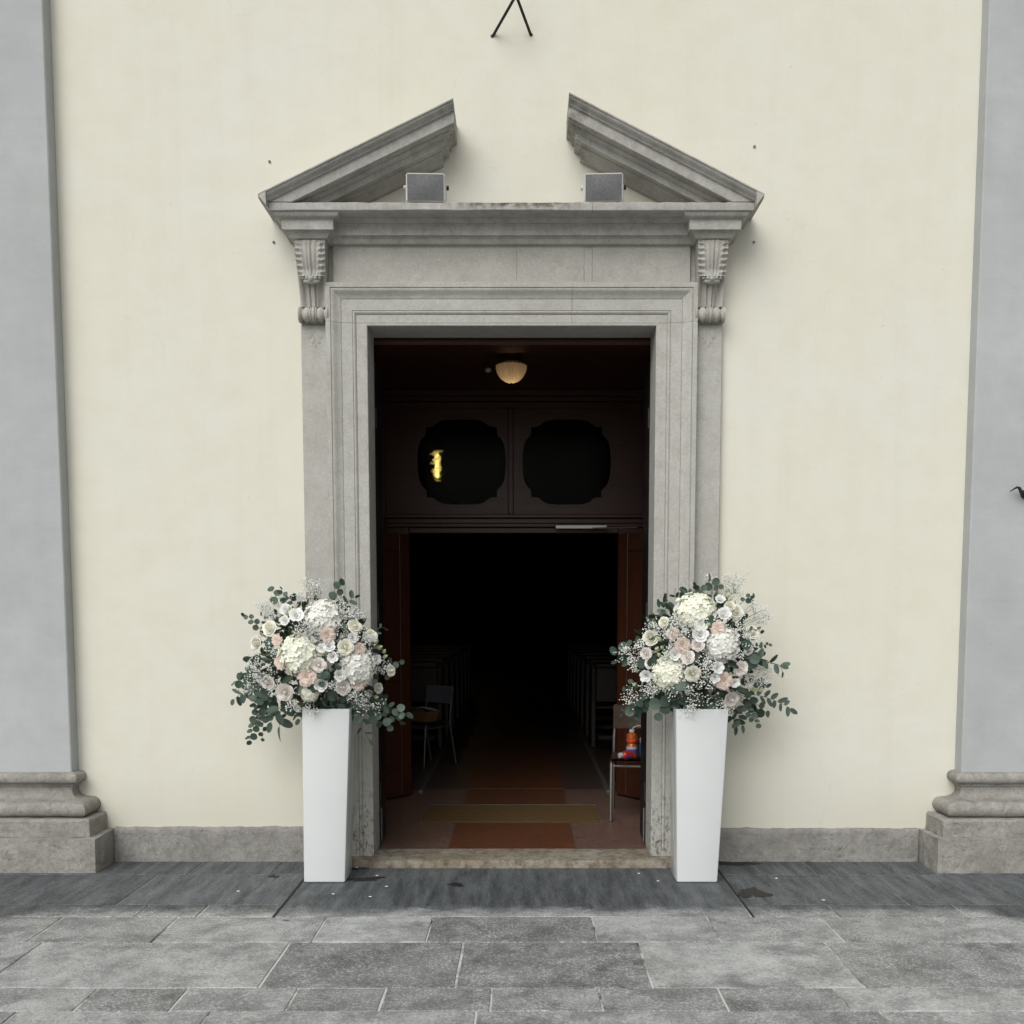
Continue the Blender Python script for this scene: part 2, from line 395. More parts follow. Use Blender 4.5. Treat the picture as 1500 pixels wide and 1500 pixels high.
row(YE, YF, [-4.4, -3.2] + gx((125, 1464), (262, 1464), (427, 1464), (560, 1464), (719, 1464), (880, 1464), (1060, 1464), (1235, 1464)) + [2.9, 4.2, 5.3],
    tones=[.5, .5, .58, .36, .50, .42, .40, .48, .42, .44, .60, .5, .5, .5])
row(YF, -2.86, [-5, -3.9, -2.9, -1.9, -1.15] + gx((696, 1492),) + [.62, 1.45, 2.3, 3.2, 4.4])
yb = -2.86
while yb > -7.6:
    y2 = yb - random.choice([.4, .6, .25, .5]); row(yb, y2, fill(-XE, XE, random.choice([.8, 1.0, 1.2]))); yb = y2
for x in (DL, DR):      # open joints either side of the big door slab
    box(x - .006, x + .006, -1.19, -.02, -.0044, -.0016).build('open_joint', M_GAP, pav)
wet = plain('wet_stone', (.026, .025, .0235), .55, spec=.3)
def patch(px, py, rx, ry, seed, squash=1):
    rnd = random.Random(seed); c = G(px, py); n = 46; pts = []; ph = [rnd.uniform(0, 6.3) for _ in range(6)]
    for i in range(n):
        a = 2*math.pi*i/n; k = 1 + .28*math.sin(2*a+ph[0]) + .22*math.sin(3*a+ph[1]) + .16*math.sin(5*a+ph[2]) + .12*math.sin(9*a+ph[3]) + rnd.uniform(-.08, .08)
        pts.append((c.x + rx*k*math.cos(a), c.y + ry*k*math.sin(a)))
    m = MB().add([(c.x, c.y, .0022)] + [(x, y, .0019) for x, y in pts], [(0, i+1, (i+1) % n + 1) for i in range(n)])
    return m.build('wet_patch', wet, pav)
patch(533, 1288, .09, .05, 1); patch(668, 1296, .045, .035, 5); patch(1103, 1308, .065, .11, 3); patch(1078, 1265, .10, .05, 4); patch(516, 1272, .07, .05, 8); patch(400, 1284, .03, .03, 9)

# ------------------------------------------------------------------ church front
church = thing('church_facade', 'cream plastered church front with grey pilasters and stone skirting', 'church')
WH, WX = 9.5, 9.0
OX, OZ = 1.04, 3.42        # rough opening behind the stone surround
w = MB()
w.box(-WX, -OX, 0, .5, -.05, WH); w.box(OX, WX, 0, .5, -.05, WH)
w.add([(-OX,0,OZ),(OX,0,OZ),(OX,.5,OZ),(-OX,.5,OZ),(-OX,0,WH),(OX,0,WH),(OX,.5,WH),(-OX,.5,WH)], [(0,3,2,1),(4,5,6,7),(0,1,5,4),(2,3,7,6)])
w.build('plaster_wall', M_WALL, church)
# pilasters
PIN, PP = 2.684, .10
def ring_sweep(prof, xin, xout, yback=.02, sgn=1):
    """moulding wrapped round a pilaster: prof = (projection, z)"""
    rings = []
    for p, z in prof:
        e = p - PP
        rings.append([(sgn*(xin - e), yback, z), (sgn*(xin - e), -p, z), (sgn*(xout + e), -p, z), (sgn*(xout + e), yback, z)])
    return MB().loft(rings)
def arc(c0, c1, r, a0, a1, n):
    return [(c0 + r*math.cos(a0 + (a1-a0)*i/n), c1 + r*math.sin(a0 + (a1-a0)*i/n)) for i in range(n+1)]
for sgn, dx in ((-1, 0), (1, .054)):
    xi, xo = PIN + dx, PIN + dx + 1.05
    pil = ring_sweep([(PP, .555), (PP, WH - .002)], xi, xo, .02, sgn).build('pilaster', M_PIL, church, bevel=.006)
    z0 = W(0, 1133, -.1).z
    # profile top-down: upper torus, fillet, scotia, lower torus, plinth top
    zt = .572
    prof = [(PP + .002, zt)] + [(PP + .018 + .03*math.cos(a), zt - .036 + .034*math.sin(a)) for a in [R(90 - 18*i) for i in range(11)]]
    prof += [(PP + .012, zt - .072), (PP + .012, zt - .084), (PP - .002, zt - .088)]
    prof += [(PP - .004, zt - .11), (PP + .0, zt - .135), (PP + .016, zt - .152), (PP + .034, zt - .16), (PP + .05, zt - .165)]
    prof += [(PP + .085 + .045*math.cos(a), zt - .213 + .046*math.sin(a)) for a in [R(80 - 17*i) for i in range(11)]]
    prof += [(PP + .07, zt - .262)]
    base = ring_sweep(prof[::-1], xi, xo, .02, sgn).build('pilaster_base', M_PLINTH, pil, smooth=55, rough=(20, .0022, 9))
    zb = zt - .261
    ring_sweep([(PP + .168, .205), (PP + .165, zb - .012), (PP + .155, zb)], xi, xo, .02, sgn).build('plinth_block', M_PLINTH, pil, rough=(26, .0032, 14), smooth=50)
    for a, b_ in ((xi, xi + .62), (xi + .625, xo)):
        q = PP + .215; e = q - PP
        x0 = (a - e) if a == xi else a; x1 = b_ if b_ != xo else b_ + e
        box(sgn*x0, sgn*x1, -q, .02, -.02, .2045).build('plinth_block', M_PLINTH, pil, rough=(24, .0048, 12), smooth=50)
# skirting stones
def skirt(x0, x1, h):
    g = .0015; m = MB(); n = max(3, int((x1-x0)/.07)); rings = []
    for i in range(n + 1):
        x = x0 + g + (x1-x0-2*g)*i/n; j = random.uniform(-.003, .003); k = random.uniform(-.004, .004)
        rings.append([(x, .02, -.02), (x, -.034+k*.5, -.02), (x, -.030+k, h*.5), (x, -.028+k, h-.012+j), (x, -.018, h+j), (x, .02, h+j)])
    m.loft(rings).build('skirting_stone', M_SKIRT, church, smooth=55, rough=(3, .0050, 16))
skirt(-2.467, -1.252, .213); skirt(1.252, 2.521, .205)
skirt(-8.9, -3.86, .21); skirt(3.91, 8.9, .21)

# ------------------------------------------------------------------ stone portal
portal = thing('stone_portal', 'grey carved stone doorway surround with broken pediment and scroll consoles', 'doorway')
# flat back strips
for s in (-1, 1):
    for z0, z1 in ((.046, 1.62), (1.6215, 3.240)):
        box(s*1.05, s*1.250, -.046, .03, z0, z1).build('back_strip', M_JAMB, portal, bevel=.004)
    box(s*1.05, s*1.250, -.0465, .03, 3.2415, 3.690).build('back_strip', M_FRIEZE, portal, bevel=.004)
# architrave swept round the opening; (w outward from opening edge, p projection)
AO, AZ = .853, 3.226
aprof = [(0, -.19), (0, .100), (.004, .104), (.062, .104), (.064, .098), (.066, .104), (.070, .112), (.076, .116), (.082, .113), (.084, .108), (.086, .116), (.148, .118),
         (.150, .112), (.153, .118), (.160, .122), (.170, .128), (.180, .138), (.190, .150), (.197, .156), (.205, .157), (.206, .150), (.209, .150), (.210, .160), (.236, .161), (.238, .158), (.238, -.19)]
path = [Vector((-AO, .046)), Vector((-AO, AZ)), Vector((AO, AZ)), Vector((AO, .046))]
offs = miter(path)
aprof = [(w_, p*.72 if p > 0 else p) for w_, p in aprof]
rings = [[(q.x - o.x*w_, -p, q.y - o.y*w_) for w_, p in aprof] for q, o in zip(path, offs)]
def arch(): 
    return MB().loft(rings)
JZ = 3.242
arch().build('jamb', M_JAMB, portal, cuts=[((0,0,JZ-.0008),(0,0,1)), ((0,0,0),(1,0,0))], smooth=30)
arch().build('jamb', M_JAMB, portal, cuts=[((0,0,JZ-.0008),(0,0,1)), ((0,0,0),(-1,0,0))], smooth=30)
LX = W(838, 430, -.09).x
arch().build('lintel', M_JAMB, portal, cuts=[((0,0,JZ+.0008),(0,0,-1)), ((LX-.0008,0,0),(1,0,0))], smooth=30)
arch().build('lintel', M_JAMB, portal, cuts=[((0,0,JZ+.0008),(0,0,-1)), ((LX+.0008,0,0),(-1,0,0))], smooth=30)
# frieze blocks
fx = [-1.049, W(757, 385, -.1).x, W(856, 385, -.1).x, W(868, 385, -.1).x, 1.049]
for i in range(4):
    d = (0, .0015, -.0015, .001)[i]
    box(fx[i] + .0004, fx[i+1] - .0004, -.070 - d, .03, 3.4645, 3.700).build('frieze_block', M_FRIEZE, portal, bevel=.0012)
# cornice bed moulding with breaks over the consoles
bprof = [(0, 3.684), (.006, 3.686), (.012, 3.694), (.020, 3.706), (.028, 3.714), (.034, 3.716), (.036, 3.719), (.050, 3.719), (.050, 3.772), (.054, 3.774), (.056, 3.778), (.066, 3.779), (.076, 3.783), (.083, 3.790), (.087, 3.798), (.090, 3.8015)]
def cpath(pc, pr):
    return [Vector(q) for q in ((-1.261, .02), (-1.261, -pr), (-1.066, -pr), (-1.066, -pc), (1.066, -pc), (1.066, -pr), (1.261, -pr), (1.261, .02))]
cp = cpath(.092, .182); co = miter(cp)
ringsC = []
for q, o in zip(cp, co):
    ringsC.append([(q.x + o.x*w_*-1 if False else q.x + o.x*w_, q.y + o.y*w_, z) for w_, z in bprof])
# close each section towards the wall: add inner vertical back points
def bed():
    m = MB(); secs = []
    for k, (q, o) in enumerate(zip(cp, co)):
        secs.append(ringsC[k])
    m.loft(secs, closed=False)
    # plan caps (top and bottom) as polygons
    n = len(bprof); top = [s[-1] for s in secs]; bot = [s[0] for s in secs]
    m.add(top, [tuple(range(len(top)))]); m.add(bot, [tuple(range(len(bot)))[::-1]])
    return m
CXJ = W(868, 300, -.28).x
bed().build('bed_moulding', M_CORN, portal, smooth=28)
# corona slabs
for a, b_ in ((-1.372, CXJ - .0008), (CXJ + .0008, 1.372)):
    m = MB(); n = 26; rr = []
    for i in range(n + 1):
        x = a + (b_-a)*i/n; j = random.uniform(-.0022, .0022) if 0 < i < n else 0
        rr.append([(x, .02, 3.8020), (x, -.268, 3.8020), (x, -.271, 3.806), (x, -.280, 3.806), (x, -.282+j, 3.810), (x, -.281+j, 3.846+j), (x, -.276, 3.850+j), (x, .02, 3.852)])
    m.loft(rr).build('corona', M_CORN, portal, smooth=30)
# raking cornices
def raking(s, ang, xtop):
    a = R(ang); u = Vector((math.cos(a), 0, math.sin(a))); nrm_ = Vector((math.sin(a), 0, -math.cos(a))); o = Vector((-1.415, 0, 3.870))
    layers = [([(-.02, -.006), (.335, -.006), (.338, -.001), (.336, .003), (.329, .005), (.327, .010), (.322, .016), (.312, .021), (.302, .026), (.296, .031), (.294, .035), (-.02, .035)], 0),
              ([(-.02, .0352), (.286, .0352), (.286, .039), (.281, .041), (.279, .088), (.271, .092), (.264, .088), (-.02, .088)], .0),
              ([(-.02, .0875), (.216, .0875), (.216, .093), (.212, .095), (.207, .099), (.198, .103), (.192, .106), (-.02, .106)], .030),
              ([(-.02, .1062), (.184, .1062), (.182, .136), (.176, .139), (.168, .136), (-.02, .136)], .045),
              ([(-.02, .1355), (.128, .1355), (.128, .141), (.122, .143), (.100, .147), (.075, .153), (.050, .161), (.036, .170), (-.02, .170)], .080)]
    M = MB(); parts = []
    for prof, back in layers:
        lm = MB(); p0 = []; p1 = []
        for p, t in prof:
            c = o + nrm_*t; q0 = c - u*.6; q1 = c + u*2.0
            p0.append((q0.x, -p, q0.z)); p1.append((q1.x, -p, q1.z))
        lm.prism(p0, p1)
        me = lm.mesh('tmp', None, cuts=[((0,0,3.8535),(0,0,-1)), ((-xtop - back, 0, 0),(1,0,0)), ((-1.416, 0, 0), (-1, 0, 0))])
        M.add([v.co[:] for v in me.vertices], [tuple(p.vertices) for p in me.polygons]); bpy.data.meshes.remove(me)
    # side return of the crowning moulding down to the bed moulding
    M.prism([(-1.4165, -.336, 3.8695), (-1.373, -.336, 3.889), (-1.373, -.336, 3.815)], [(-1.4165, .02, 3.8695), (-1.373, .02, 3.889), (-1.373, .02, 3.815)])
    if s > 0: M.v = [(-x, y, z) for x, y, z in M.v]
    return M.build('raking_cornice', M_CORN, portal, smooth=28)
raking(-1, 25.0, .322); raking(1, 26.3, .322)
# consoles
def console(s):
    cx = s * 1.1635
    zt, zb = 3.684, 3.333
    def depth(v):     # v 0 top .. 1 bottom, S-curve
        return .262 - .03*v*v if v < .0 else (.258 + .010*math.sin(v*3.2) if v < .35 else .267 - .15*((v-.35)/.65)**.75 * 1.0 + .018*math.sin((v-.35)/.65*3.14))
    def dep(v):
        k = min(1, max(0, v)); return .172 - .092 * (k*k*(3-2*k)) + .010*math.sin(k*3.1)
    body = MB(); rows = 22; rings_ = []
    for j in range(rows + 1):
        v = j/rows; z = zt + (zb - zt)*v; hw = .088 - .012*v; d = dep(v); r = []
        fl = max(0, min(1, (v-.52)*6))
        for i in range(21):
            u = -1 + i/10; e = 0
            au = abs(u)
            if au > .9: e = .0
            elif .34 < au < .82: e = -.022*fl*math.sin((au-.34)/.48*math.pi)
            elif au < .12: e = .004*fl
            elif .12 <= au < .2: e = -.010*fl
            r.append((cx + u*hw, -(d + e), z))
        r += [(cx + hw, -.03, z), (cx - hw, -.03, z)]; rings_.append(r)
    con = body.loft(rings_).build('console', M_FRIEZE, portal, smooth=40)
    # acanthus leaf draped over the upper curve
    def leaf(u, v):
        uu = 2*u - 1; vv = v
        lob = abs(math.sin(vv*math.pi*6.5)); hw = (.079 + .011*lob) * (1 - .16*vv**2.2)
        vz = vv*.56; d = dep(vz) + .006
        rib = .0042*math.cos(uu*math.pi*8*(.6 + .4*vv) + (1-vv)*1.5*math.copysign(1, uu)) * (1 - .4*abs(uu))
        edge = -.012*max(0, abs(uu) - .72)/.28
        scal = .020*math.cos(vv*math.pi*13 + abs(uu)*3) * max(0, abs(uu) - .45)
        vein_ = .006*math.exp(-(uu/.09)**2)
        curl = .028*max(0, (vv-.78)/.22)**1.6
        return (cx + uu*hw, -(d + rib + edge + scal + vein_ + curl + .006*math.sin(vv*3.14)), zt - .004 + (zb-zt)*vz)
    lm = MB().grid(leaf, 36, 44)
    lm.build('acanthus_leaf', M_FRIEZE, con, smooth=60)
    bead = MB(); zz = zt + (zb-zt)*.60
    for k, r_ in ((-2, .012), (-1, .014), (0, .019), (1, .014), (2, .012)):
        bead.ball((cx + k*.0245, -(dep(.57) + .026 - .003*abs(k)), zz + .003*abs(k)), r_, 10, 6)
    bead.ball((cx, -(dep(.57) + .010), zz - .012), (.052, .02, .017), 14, 6)
    bead.build('leaf_bead', M_FRIEZE, con, smooth=60)
    # turned roll at the foot
    half = [(.044, 0), (.044, .007), (.036, .010), (.043, .013), (.043, .018), (.034, .021), (.040, .030), (.043, .042), (.037, .055), (.028, .063), (.034, .071), (.044, .078), (.045, .087), (.030, .0885)]
    prof = [(r_, -z_) for r_, z_ in half[:0:-1]] + half
    Mx = Matrix.Translation((cx, -.082, 3.286)) @ Matrix.Rotation(R(90), 4, 'Y')
    MB().lathe(prof, 24, Mx).build('scroll_roll', M_FRIEZE, con, smooth=40)
    # little carved bellflower below
    bf = MB()
    for dx_, rz in ((-.028, .3), (.028, -.3)):
        Mr = Matrix.Rotation(rz, 3, 'Y')
        bf.ball((cx + dx_, -.046, 3.185), (.020, .0035, .030), 10, 6, Mr); bf.ball((cx + dx_*.6, -.046, 3.150), (.012, .0035, .024), 8, 5, Mr)
    bf.ball((cx, -.046, 3.12), (.007, .0035, .016), 8, 5)
    bf.build('carved_bellflower', M_JAMB, con, smooth=60)
console(-1); console(1)
# threshold
m = MB(); rr = []
for i in range(31):
    x = -1.16 + 2.34*i/30; j = random.uniform(-.003, .003)
    rr.append([(x, .12, -.05), (x, -.185 + j, -.05), (x, -.187 + j, .030), (x, -.178 + j, .042), (x, -.160, .0452), (x, .12, .0452)])
m.loft(rr).build('threshold', M_THRESH, portal, smooth=40)

# wall fixings left around the portal
for px, py in ((395, 237), (401, 355), (1105, 215), (1104, 355)):
    p = W(px, py, 0)
    t = thing('wall_anchor', 'tiny rusty screw anchor left in plaster beside the broken pediment', 'wall anchor', (p.x, -.001, p.z), group='screw anchors around the pediment')
    MB().lathe([(.007, .001), (.008, .004), (.005, .006), (.003, .005)], 10, Matrix.Rotation(R(90), 4, 'X')).build('plug', plain('old_plug', (.22, .20, .17), .8), t, smooth=40)
    MB().tube([(.002, -.003, 0), (.002, -.010, -.002)], .0025, 6).build('screw', M_IRON, t)

# ------------------------------------------------------------------ things on the facade
def speaker(px, label, turn):
    p = W(px, 275, -.20)
    t = thing('loudspeaker', label, 'loudspeaker', (p.x, -.185, 3.853), turn, 'loudspeakers on the cornice')
    w2, h_, d_ = .110, .148, .15; tilt = Matrix.Rotation(R(10), 4, 'X')
    def xf(mb): 
        mb.v = [tuple(tilt @ Vector(v) + Vector((0, 0, .022))) for v in mb.v]; return mb
    c = MB(); c.prism([(-w2, -.075, 0), (w2, -.075, 0), (w2*.8, .075, .01), (-w2*.8, .075, .01)], [(-w2, -.075, h_), (w2, -.075, h_), (w2*.8, .075, h_-.01), (-w2*.8, .075, h_-.01)])
    xf(c).build('case', M_SPKB, t, bevel=.006, seg=2)
    g = MB()
    n = 10
    g.grid(lambda u, v: (-w2+.008 + (2*w2-.016)*u, -.0765 - .006*math.sin(u*math.pi)*math.sin(v*math.pi), .007 + (h_-.014)*v), n, n)
    xf(g).build('grille', M_GRILLE, t, smooth=60)
    for s in (-1, 1):
        b_ = MB().box(s*(w2+.002), s*(w2+.006), -.012, .012, .0, .125); b_.box(s*(w2+.002), s*(w2+.006), -.012, .07, -.006, .004)
        b_.build('bracket', M_SPKB, t, bevel=.001)
        MB().lathe([(.004, .0), (.012, .001), (.013, .012), (.008, .014)], 12, Matrix.Translation((s*(w2+.006), 0, .112)) @ Matrix.Rotation(R(90)*s, 4, 'Y')).build('knob', M_IRON if s > 0 else M_SPKB, t, smooth=40)
speaker(624, 'grey loudspeaker under the lower-peaked pediment half, above the basket chair side', R(2))
speaker(884, 'grey loudspeaker under the higher-peaked pediment half, above the cleaning bottles side', R(-3))

apex = W(756, -7, -.22)
br = thing('iron_bracket', 'two thin black iron rods meeting in a point above the pediment gap', 'bracket', (0, 0, 4.85))
for px, py in ((721, 53), (778, 51)):
    q = W(px, py, .0)
    MB().tube([(q.x, .01, q.z - 4.85), (apex.x, apex.y, apex.z - 4.85)], .0085, 8).build('rod', M_IRON, br, smooth=40)
    MB().lathe([(.004, -.001), (.010, 0), (.010, .002), (.008, .004)], 12, Matrix.Translation((q.x, 0, q.z - 4.85)) @ Matrix.Rotation(R(90), 4, 'X')).build('wall_rose', M_IRON, br, smooth=30)
MB().tube([(apex.x, apex.y, apex.z - 4.85), (apex.x, apex.y - .02, apex.z - 4.75), (apex.x, apex.y - .10, apex.z - 4.60)], .010, 8).build('arm', M_IRON, br, smooth=40)

hk = W(1492, 718, -.14)
t = thing('iron_hook', 'small black wrought iron hook on grey pilaster', 'hook', (hk.x, -.1, hk.z))
MB().tube([(.055, .002, -.02), (.05, -.03, -.028), (.03, -.045, -.026), (.012, -.045, -.008), (.002, -.045, .012), (-.012, -.045, .016), (-.03, -.045, .006), (-.052, -.045, -.008)],
          [.010, .011, .012, .011, .009, .007, .0045, .003], 8).build('hook_arm', M_IRON, t, smooth=50)
MB().lathe([(.004, -.001), (.026, 0), (.025, .005), (.012, .009)], 14, Matrix.Translation((.055, 0, -.02)) @ Matrix.Rotation(R(90), 4, 'X')).build('wall_rose', M_IRON, t, smooth=30)

# ------------------------------------------------------------------ vestibule, doors and nave (seen through the doorway)
FZ = .045; BY = 2.03
fl = box(-1.6, 1.6, .122, BY + .3, -.05, FZ - .004).build('floor', M_TERR); tag(fl, kind='structure')
MB().box(-.41, .40, .135, .925, FZ-.0035, FZ).build('red_marble_panel', M_RED, fl)
MB().box(-.40, .41, 1.60, BY + .29, FZ-.0035, FZ).build('red_marble_panel', M_RED, fl)
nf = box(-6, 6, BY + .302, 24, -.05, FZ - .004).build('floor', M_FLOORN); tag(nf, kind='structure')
for k in range(8):
    MB().box(-.40, .42, BY + .31 + k*1.2, BY + 1.505 + k*1.2, FZ-.0035, FZ).build('red_marble_panel', M_RED, nf)
t = thing('doormat', 'brown coir doormat sunk in a thin metal frame inside the doorway', 'doormat', (-.018, 1.25, FZ))
box(-.64, .64, -.315, .315, -.003, .006).build('coir_pile', M_MAT, t, bevel=.002)
fm = MB().box(-.65, .65, .3155, .325, -.003, .009); fm.box(-.65, -.6405, -.3154, .3154, -.003, .005); fm.box(.6405, .65, -.3154, .3154, -.003, .005)
fm.build('frame', M_STEELD, t)
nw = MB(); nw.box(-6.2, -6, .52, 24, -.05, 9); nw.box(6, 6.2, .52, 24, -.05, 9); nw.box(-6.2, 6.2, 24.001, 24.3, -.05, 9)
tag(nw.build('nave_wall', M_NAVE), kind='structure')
tag(box(-6.3, 6.3, .52, 24.3, 9.001, 9.3).build('nave_ceiling', M_NAVE), kind='structure')

vb = thing('wooden_vestibule', 'dark walnut draught lobby with glazed transom inside the church door', 'vestibule')
VX, VZ = 1.5, W(750, 573, BY).z
box(-VX-.05, -VX, .502, BY, .042, VZ).build('side_wall', M_WOODV, vb); box(VX, VX+.05, .502, BY, .042, VZ).build('side_wall', M_WOODV, vb)
box(-VX-.05, VX+.05, .502, BY+.1, VZ+.001, VZ+.04).build('ceiling_panel', M_WOODH, vb)
box(-1.04, 1.04, .205, .50, W(750, 500, .21).z, W(750, 500, .21).z + .3).build('header', M_WOODH, vb, bevel=.006)
box(-1.04, 1.04, .19, .204, W(750, 505, .19).z, W(750, 505, .19).z + .03).build('header_bead', M_WOODH, vb, bevel=.004)
for s in (-1, 1): box(s*.905, s*1.04, .205, .50, .042, W(750, 500, .21).z - .002).build('door_post', M_WOODD, vb, bevel=.004)
OL, OR_, OT = W(599, 800, BY).x, W(906, 800, BY).x, W(750, 781, BY).z
RT = W(750, 754, BY).z; TT = W(750, 598, BY).z
for s, e in ((-1, OL), (1, OR_)):
    x1 = s*1.03
    box(e, x1, BY, BY + .09, .042, RT).build('post', M_WOODV, vb, bevel=.005)
    box(x1 + s*.001, s*VX, BY + .02, BY + .06, .042, VZ).build('side_panel', M_WOODV, vb)
# transom rail mouldings
for k, (za, zb_, p) in enumerate(((OT, OT + .045, .0), (OT + .046, OT + .075, .03), (OT + .076, RT - .03, .012), (RT - .029, RT, .045))):
    box(OL + .001 if k == 0 else -1.03, OR_ - .001 if k == 0 else 1.03, BY - p - .004 * (k > 0), BY + .088, za + (0 if k else 0), zb_).build('rail_moulding', M_WOODH, vb, bevel=.005)
for k, (za, zb_, p) in enumerate(((TT, TT + .05, .0), (TT + .051, TT + .085, .04), (TT + .086, VZ, .075))):
    box(-VX+.001, VX-.001, BY - p, BY + .015, za, zb_).build('cornice_moulding', M_WOODH, vb, bevel=.006)
# transom lights: frames with shaped openings
def cusp(cx, cz, rx, rz, n=7):
    """rounded shape with small square ears between the four bows"""
    Q = [(1, 0), (.99, .22), (.965, .40), (.93, .50), (.87, .585), (.81, .64), (.798, .70), (.795, .825), (.66, .83), (.60, .865), (.52, .935), (.42, .98), (.25, 1.0)]
    P = [(x, z) for x, z in Q] + [(-x, z) for x, z in ([(0, 1.0)] + Q[::-1])][0:] 
    P = P + [(x, -z) for x, z in [(-q[0], q[1]) for q in Q[1:]]] + [(0, -1.0)] + [(x, -z) for x, z in Q[:0:-1]]
    return [(cx + rx*x, cz + rz*z) for x, z in P]
def framed(xa, xb, za, zb_, cx, cz, rx, rz):
    bm = bmesh.new()
    def loop(pts):
        v = [bm.verts.new((x, BY + .01, z)) for x, z in pts]
        return [bm.edges.new((v[i], v[(i+1) % len(v)])) for i in range(len(v))]
    e = loop([(xa, za), (xb, za), (xb, zb_), (xa, zb_)]) + loop(cusp(cx, cz, rx, rz))
    bmesh.ops.triangle_fill(bm, edges=e, use_beauty=True)
    r = bmesh.ops.extrude_face_region(bm, geom=bm.faces[:])
    bmesh.ops.translate(bm, verts=[x for x in r['geom'] if isinstance(x, bmesh.types.BMVert)], vec=(0, .05, 0))
    bmesh.ops.recalc_face_normals(bm, faces=bm.faces[:])
    me = bpy.data.meshes.new('casement'); bm.to_mesh(me); bm.free(); me.materials.append(M_WOODH)
    o = link('transom_casement', me, vb)
    q = cusp(cx, cz, rx + .012, rz + .012); q2 = cusp(cx, cz, rx - .006, rz - .006)
    bd = MB(); n = len(q)
    bd.add([(x, BY + .004, z) for x, z in q] + [(x, BY + .004, z) for x, z in q2] + [(x, BY + .012, z) for x, z in q] + [(x, BY + .03, z) for x, z in q2],
           [(i, (i+1) % n, n + (i+1) % n, n + i) for i in range(n)] + [(i, (i+1) % n, 2*n + (i+1) % n, 2*n + i) for i in range(n)] + [(n+i, n+(i+1) % n, 3*n + (i+1) % n, 3*n + i) for i in range(n)])
    bd.build('bead', M_WOODH, o)
    gp = cusp(cx, cz, rx + .02, rz + .02)
    MB().prism([(x, BY + .030, z) for x, z in gp], [(x, BY + .036, z) for x, z in gp]).build('pane', M_GLASS, o)
    return o
mid = W(748, 680, BY).x
cA, cB = W(676, 677, BY), W(830, 677, BY)
rx, rz = (W(741, 677, BY).x - W(609, 677, BY).x)/2, (W(676, 613, BY).z - W(676, 740, BY).z)/2
framed(-1.028, mid - .002, RT + .001, TT - .001, cA.x, cA.z, rx, rz)
framed(mid + .002, 1.028, RT + .001, TT - .001, cB.x, cB.z, rx, rz)
box(mid - .022, mid + .022, BY - .014, BY + .0095, RT + .001, TT - .001).build('mullion', M_WOODV, vb, bevel=.006)
# open lobby doors
def lobby_leaf(s, hx, ang, label):
    t = thing('lobby_door', label, 'door', (hx, BY - .004, FZ), 0, 'lobby doors')
    d = Vector((s*math.sin(ang), -math.cos(ang), 0)); nn = Vector((-d.y, d.x, 0))
    Mx = Matrix(((d.x, nn.x, 0, 0), (d.y, nn.y, 0, 0), (0, 0, 1, 0), (0, 0, 0, 1)))
    t.matrix_world = Matrix.Translation((hx, BY - .004, FZ)) @ Mx if Mx.determinant() > 0 else Matrix.Translation((hx, BY - .004, FZ))
    Wd, Ht = .82, OT - FZ - .01
    for xa, xb in ((.0, .11), (Wd - .11, Wd)): box(xa, xb, -.022, .022, .012, Ht).build('stile', M_WOODV, t, bevel=.004)
    for za, zb_ in ((.012, .22), (.95, 1.08), (Ht - .14, Ht)): box(.111, Wd - .111, -.021, .021, za, zb_).build('rail', M_WOODH, t, bevel=.004)
    for za, zb_ in ((.221, .949), (1.081, Ht - .141)):
        pn = box(.111, Wd - .111, -.008, .008, za, zb_).build('panel', M_WOODV, t)
        for sy in (-1, 1): box(.16, Wd - .16, sy*.0085, sy*.016, za + .05, zb_ - .05).build('raised_field', M_WOODV, pn, bevel=.006)
    MB().tube([(Wd - .06, -.03, 1.0), (Wd - .06, -.06, 1.0), (Wd - .06, -.06, 1.12), (Wd - .06, -.03, 1.12)], .007, 6).build('pull_handle', M_IRON, t, smooth=40)
lobby_leaf(-1, OL - .012, R(38), 'open walnut lobby door leaf beside the chair holding a wicker basket')
lobby_leaf(1, OR_ + .012, R(38), 'open walnut lobby door leaf behind the chair holding cleaning bottles')
# outer doors folded back behind the jambs
for s, lb in ((-1, 'dark outer door leaf folded back behind the jamb on the basket chair side'), (1, 'dark outer door leaf folded back behind the jamb on the bottle chair side')):
    t = thing('outer_door', lb, 'door', (s*.875, .21, FZ), 0, 'folded outer doors')
    box(-.022, .022, 0, .30, .01, 3.05).build('leaf_panel', M_WOODD, t, bevel=.004)
    for z in (.35, 1.5, 2.7): MB().tube([(-s*.024, .01, z - .06), (-s*.024, .01, z + .06)], .008, 8).build('hinge', M_IRON, t)
    MB().tube([(-s*.028, .03, .02), (-s*.028, .03, .24)], .006, 6).build('floor_bolt', M_STEELD, t)
# door closer on the rail
ca = W(814, 772, BY - .08); cb = W(889, 772, BY - .08)
t = thing('door_closer', 'slim grey door closer rail with thin arm on the walnut transom rail', 'door closer', (ca.x, BY - .052, ca.z))
L_ = cb.x - ca.x
box(0, L_, -.03, 0, -.012, .014).build('slide_rail', M_CLOSER, t, bevel=.002)
MB().tube([(L_*.72, -.036, -.010), (L_ + .24, -.05, -.004)], .005, 6).build('arm', M_STEELD, t)
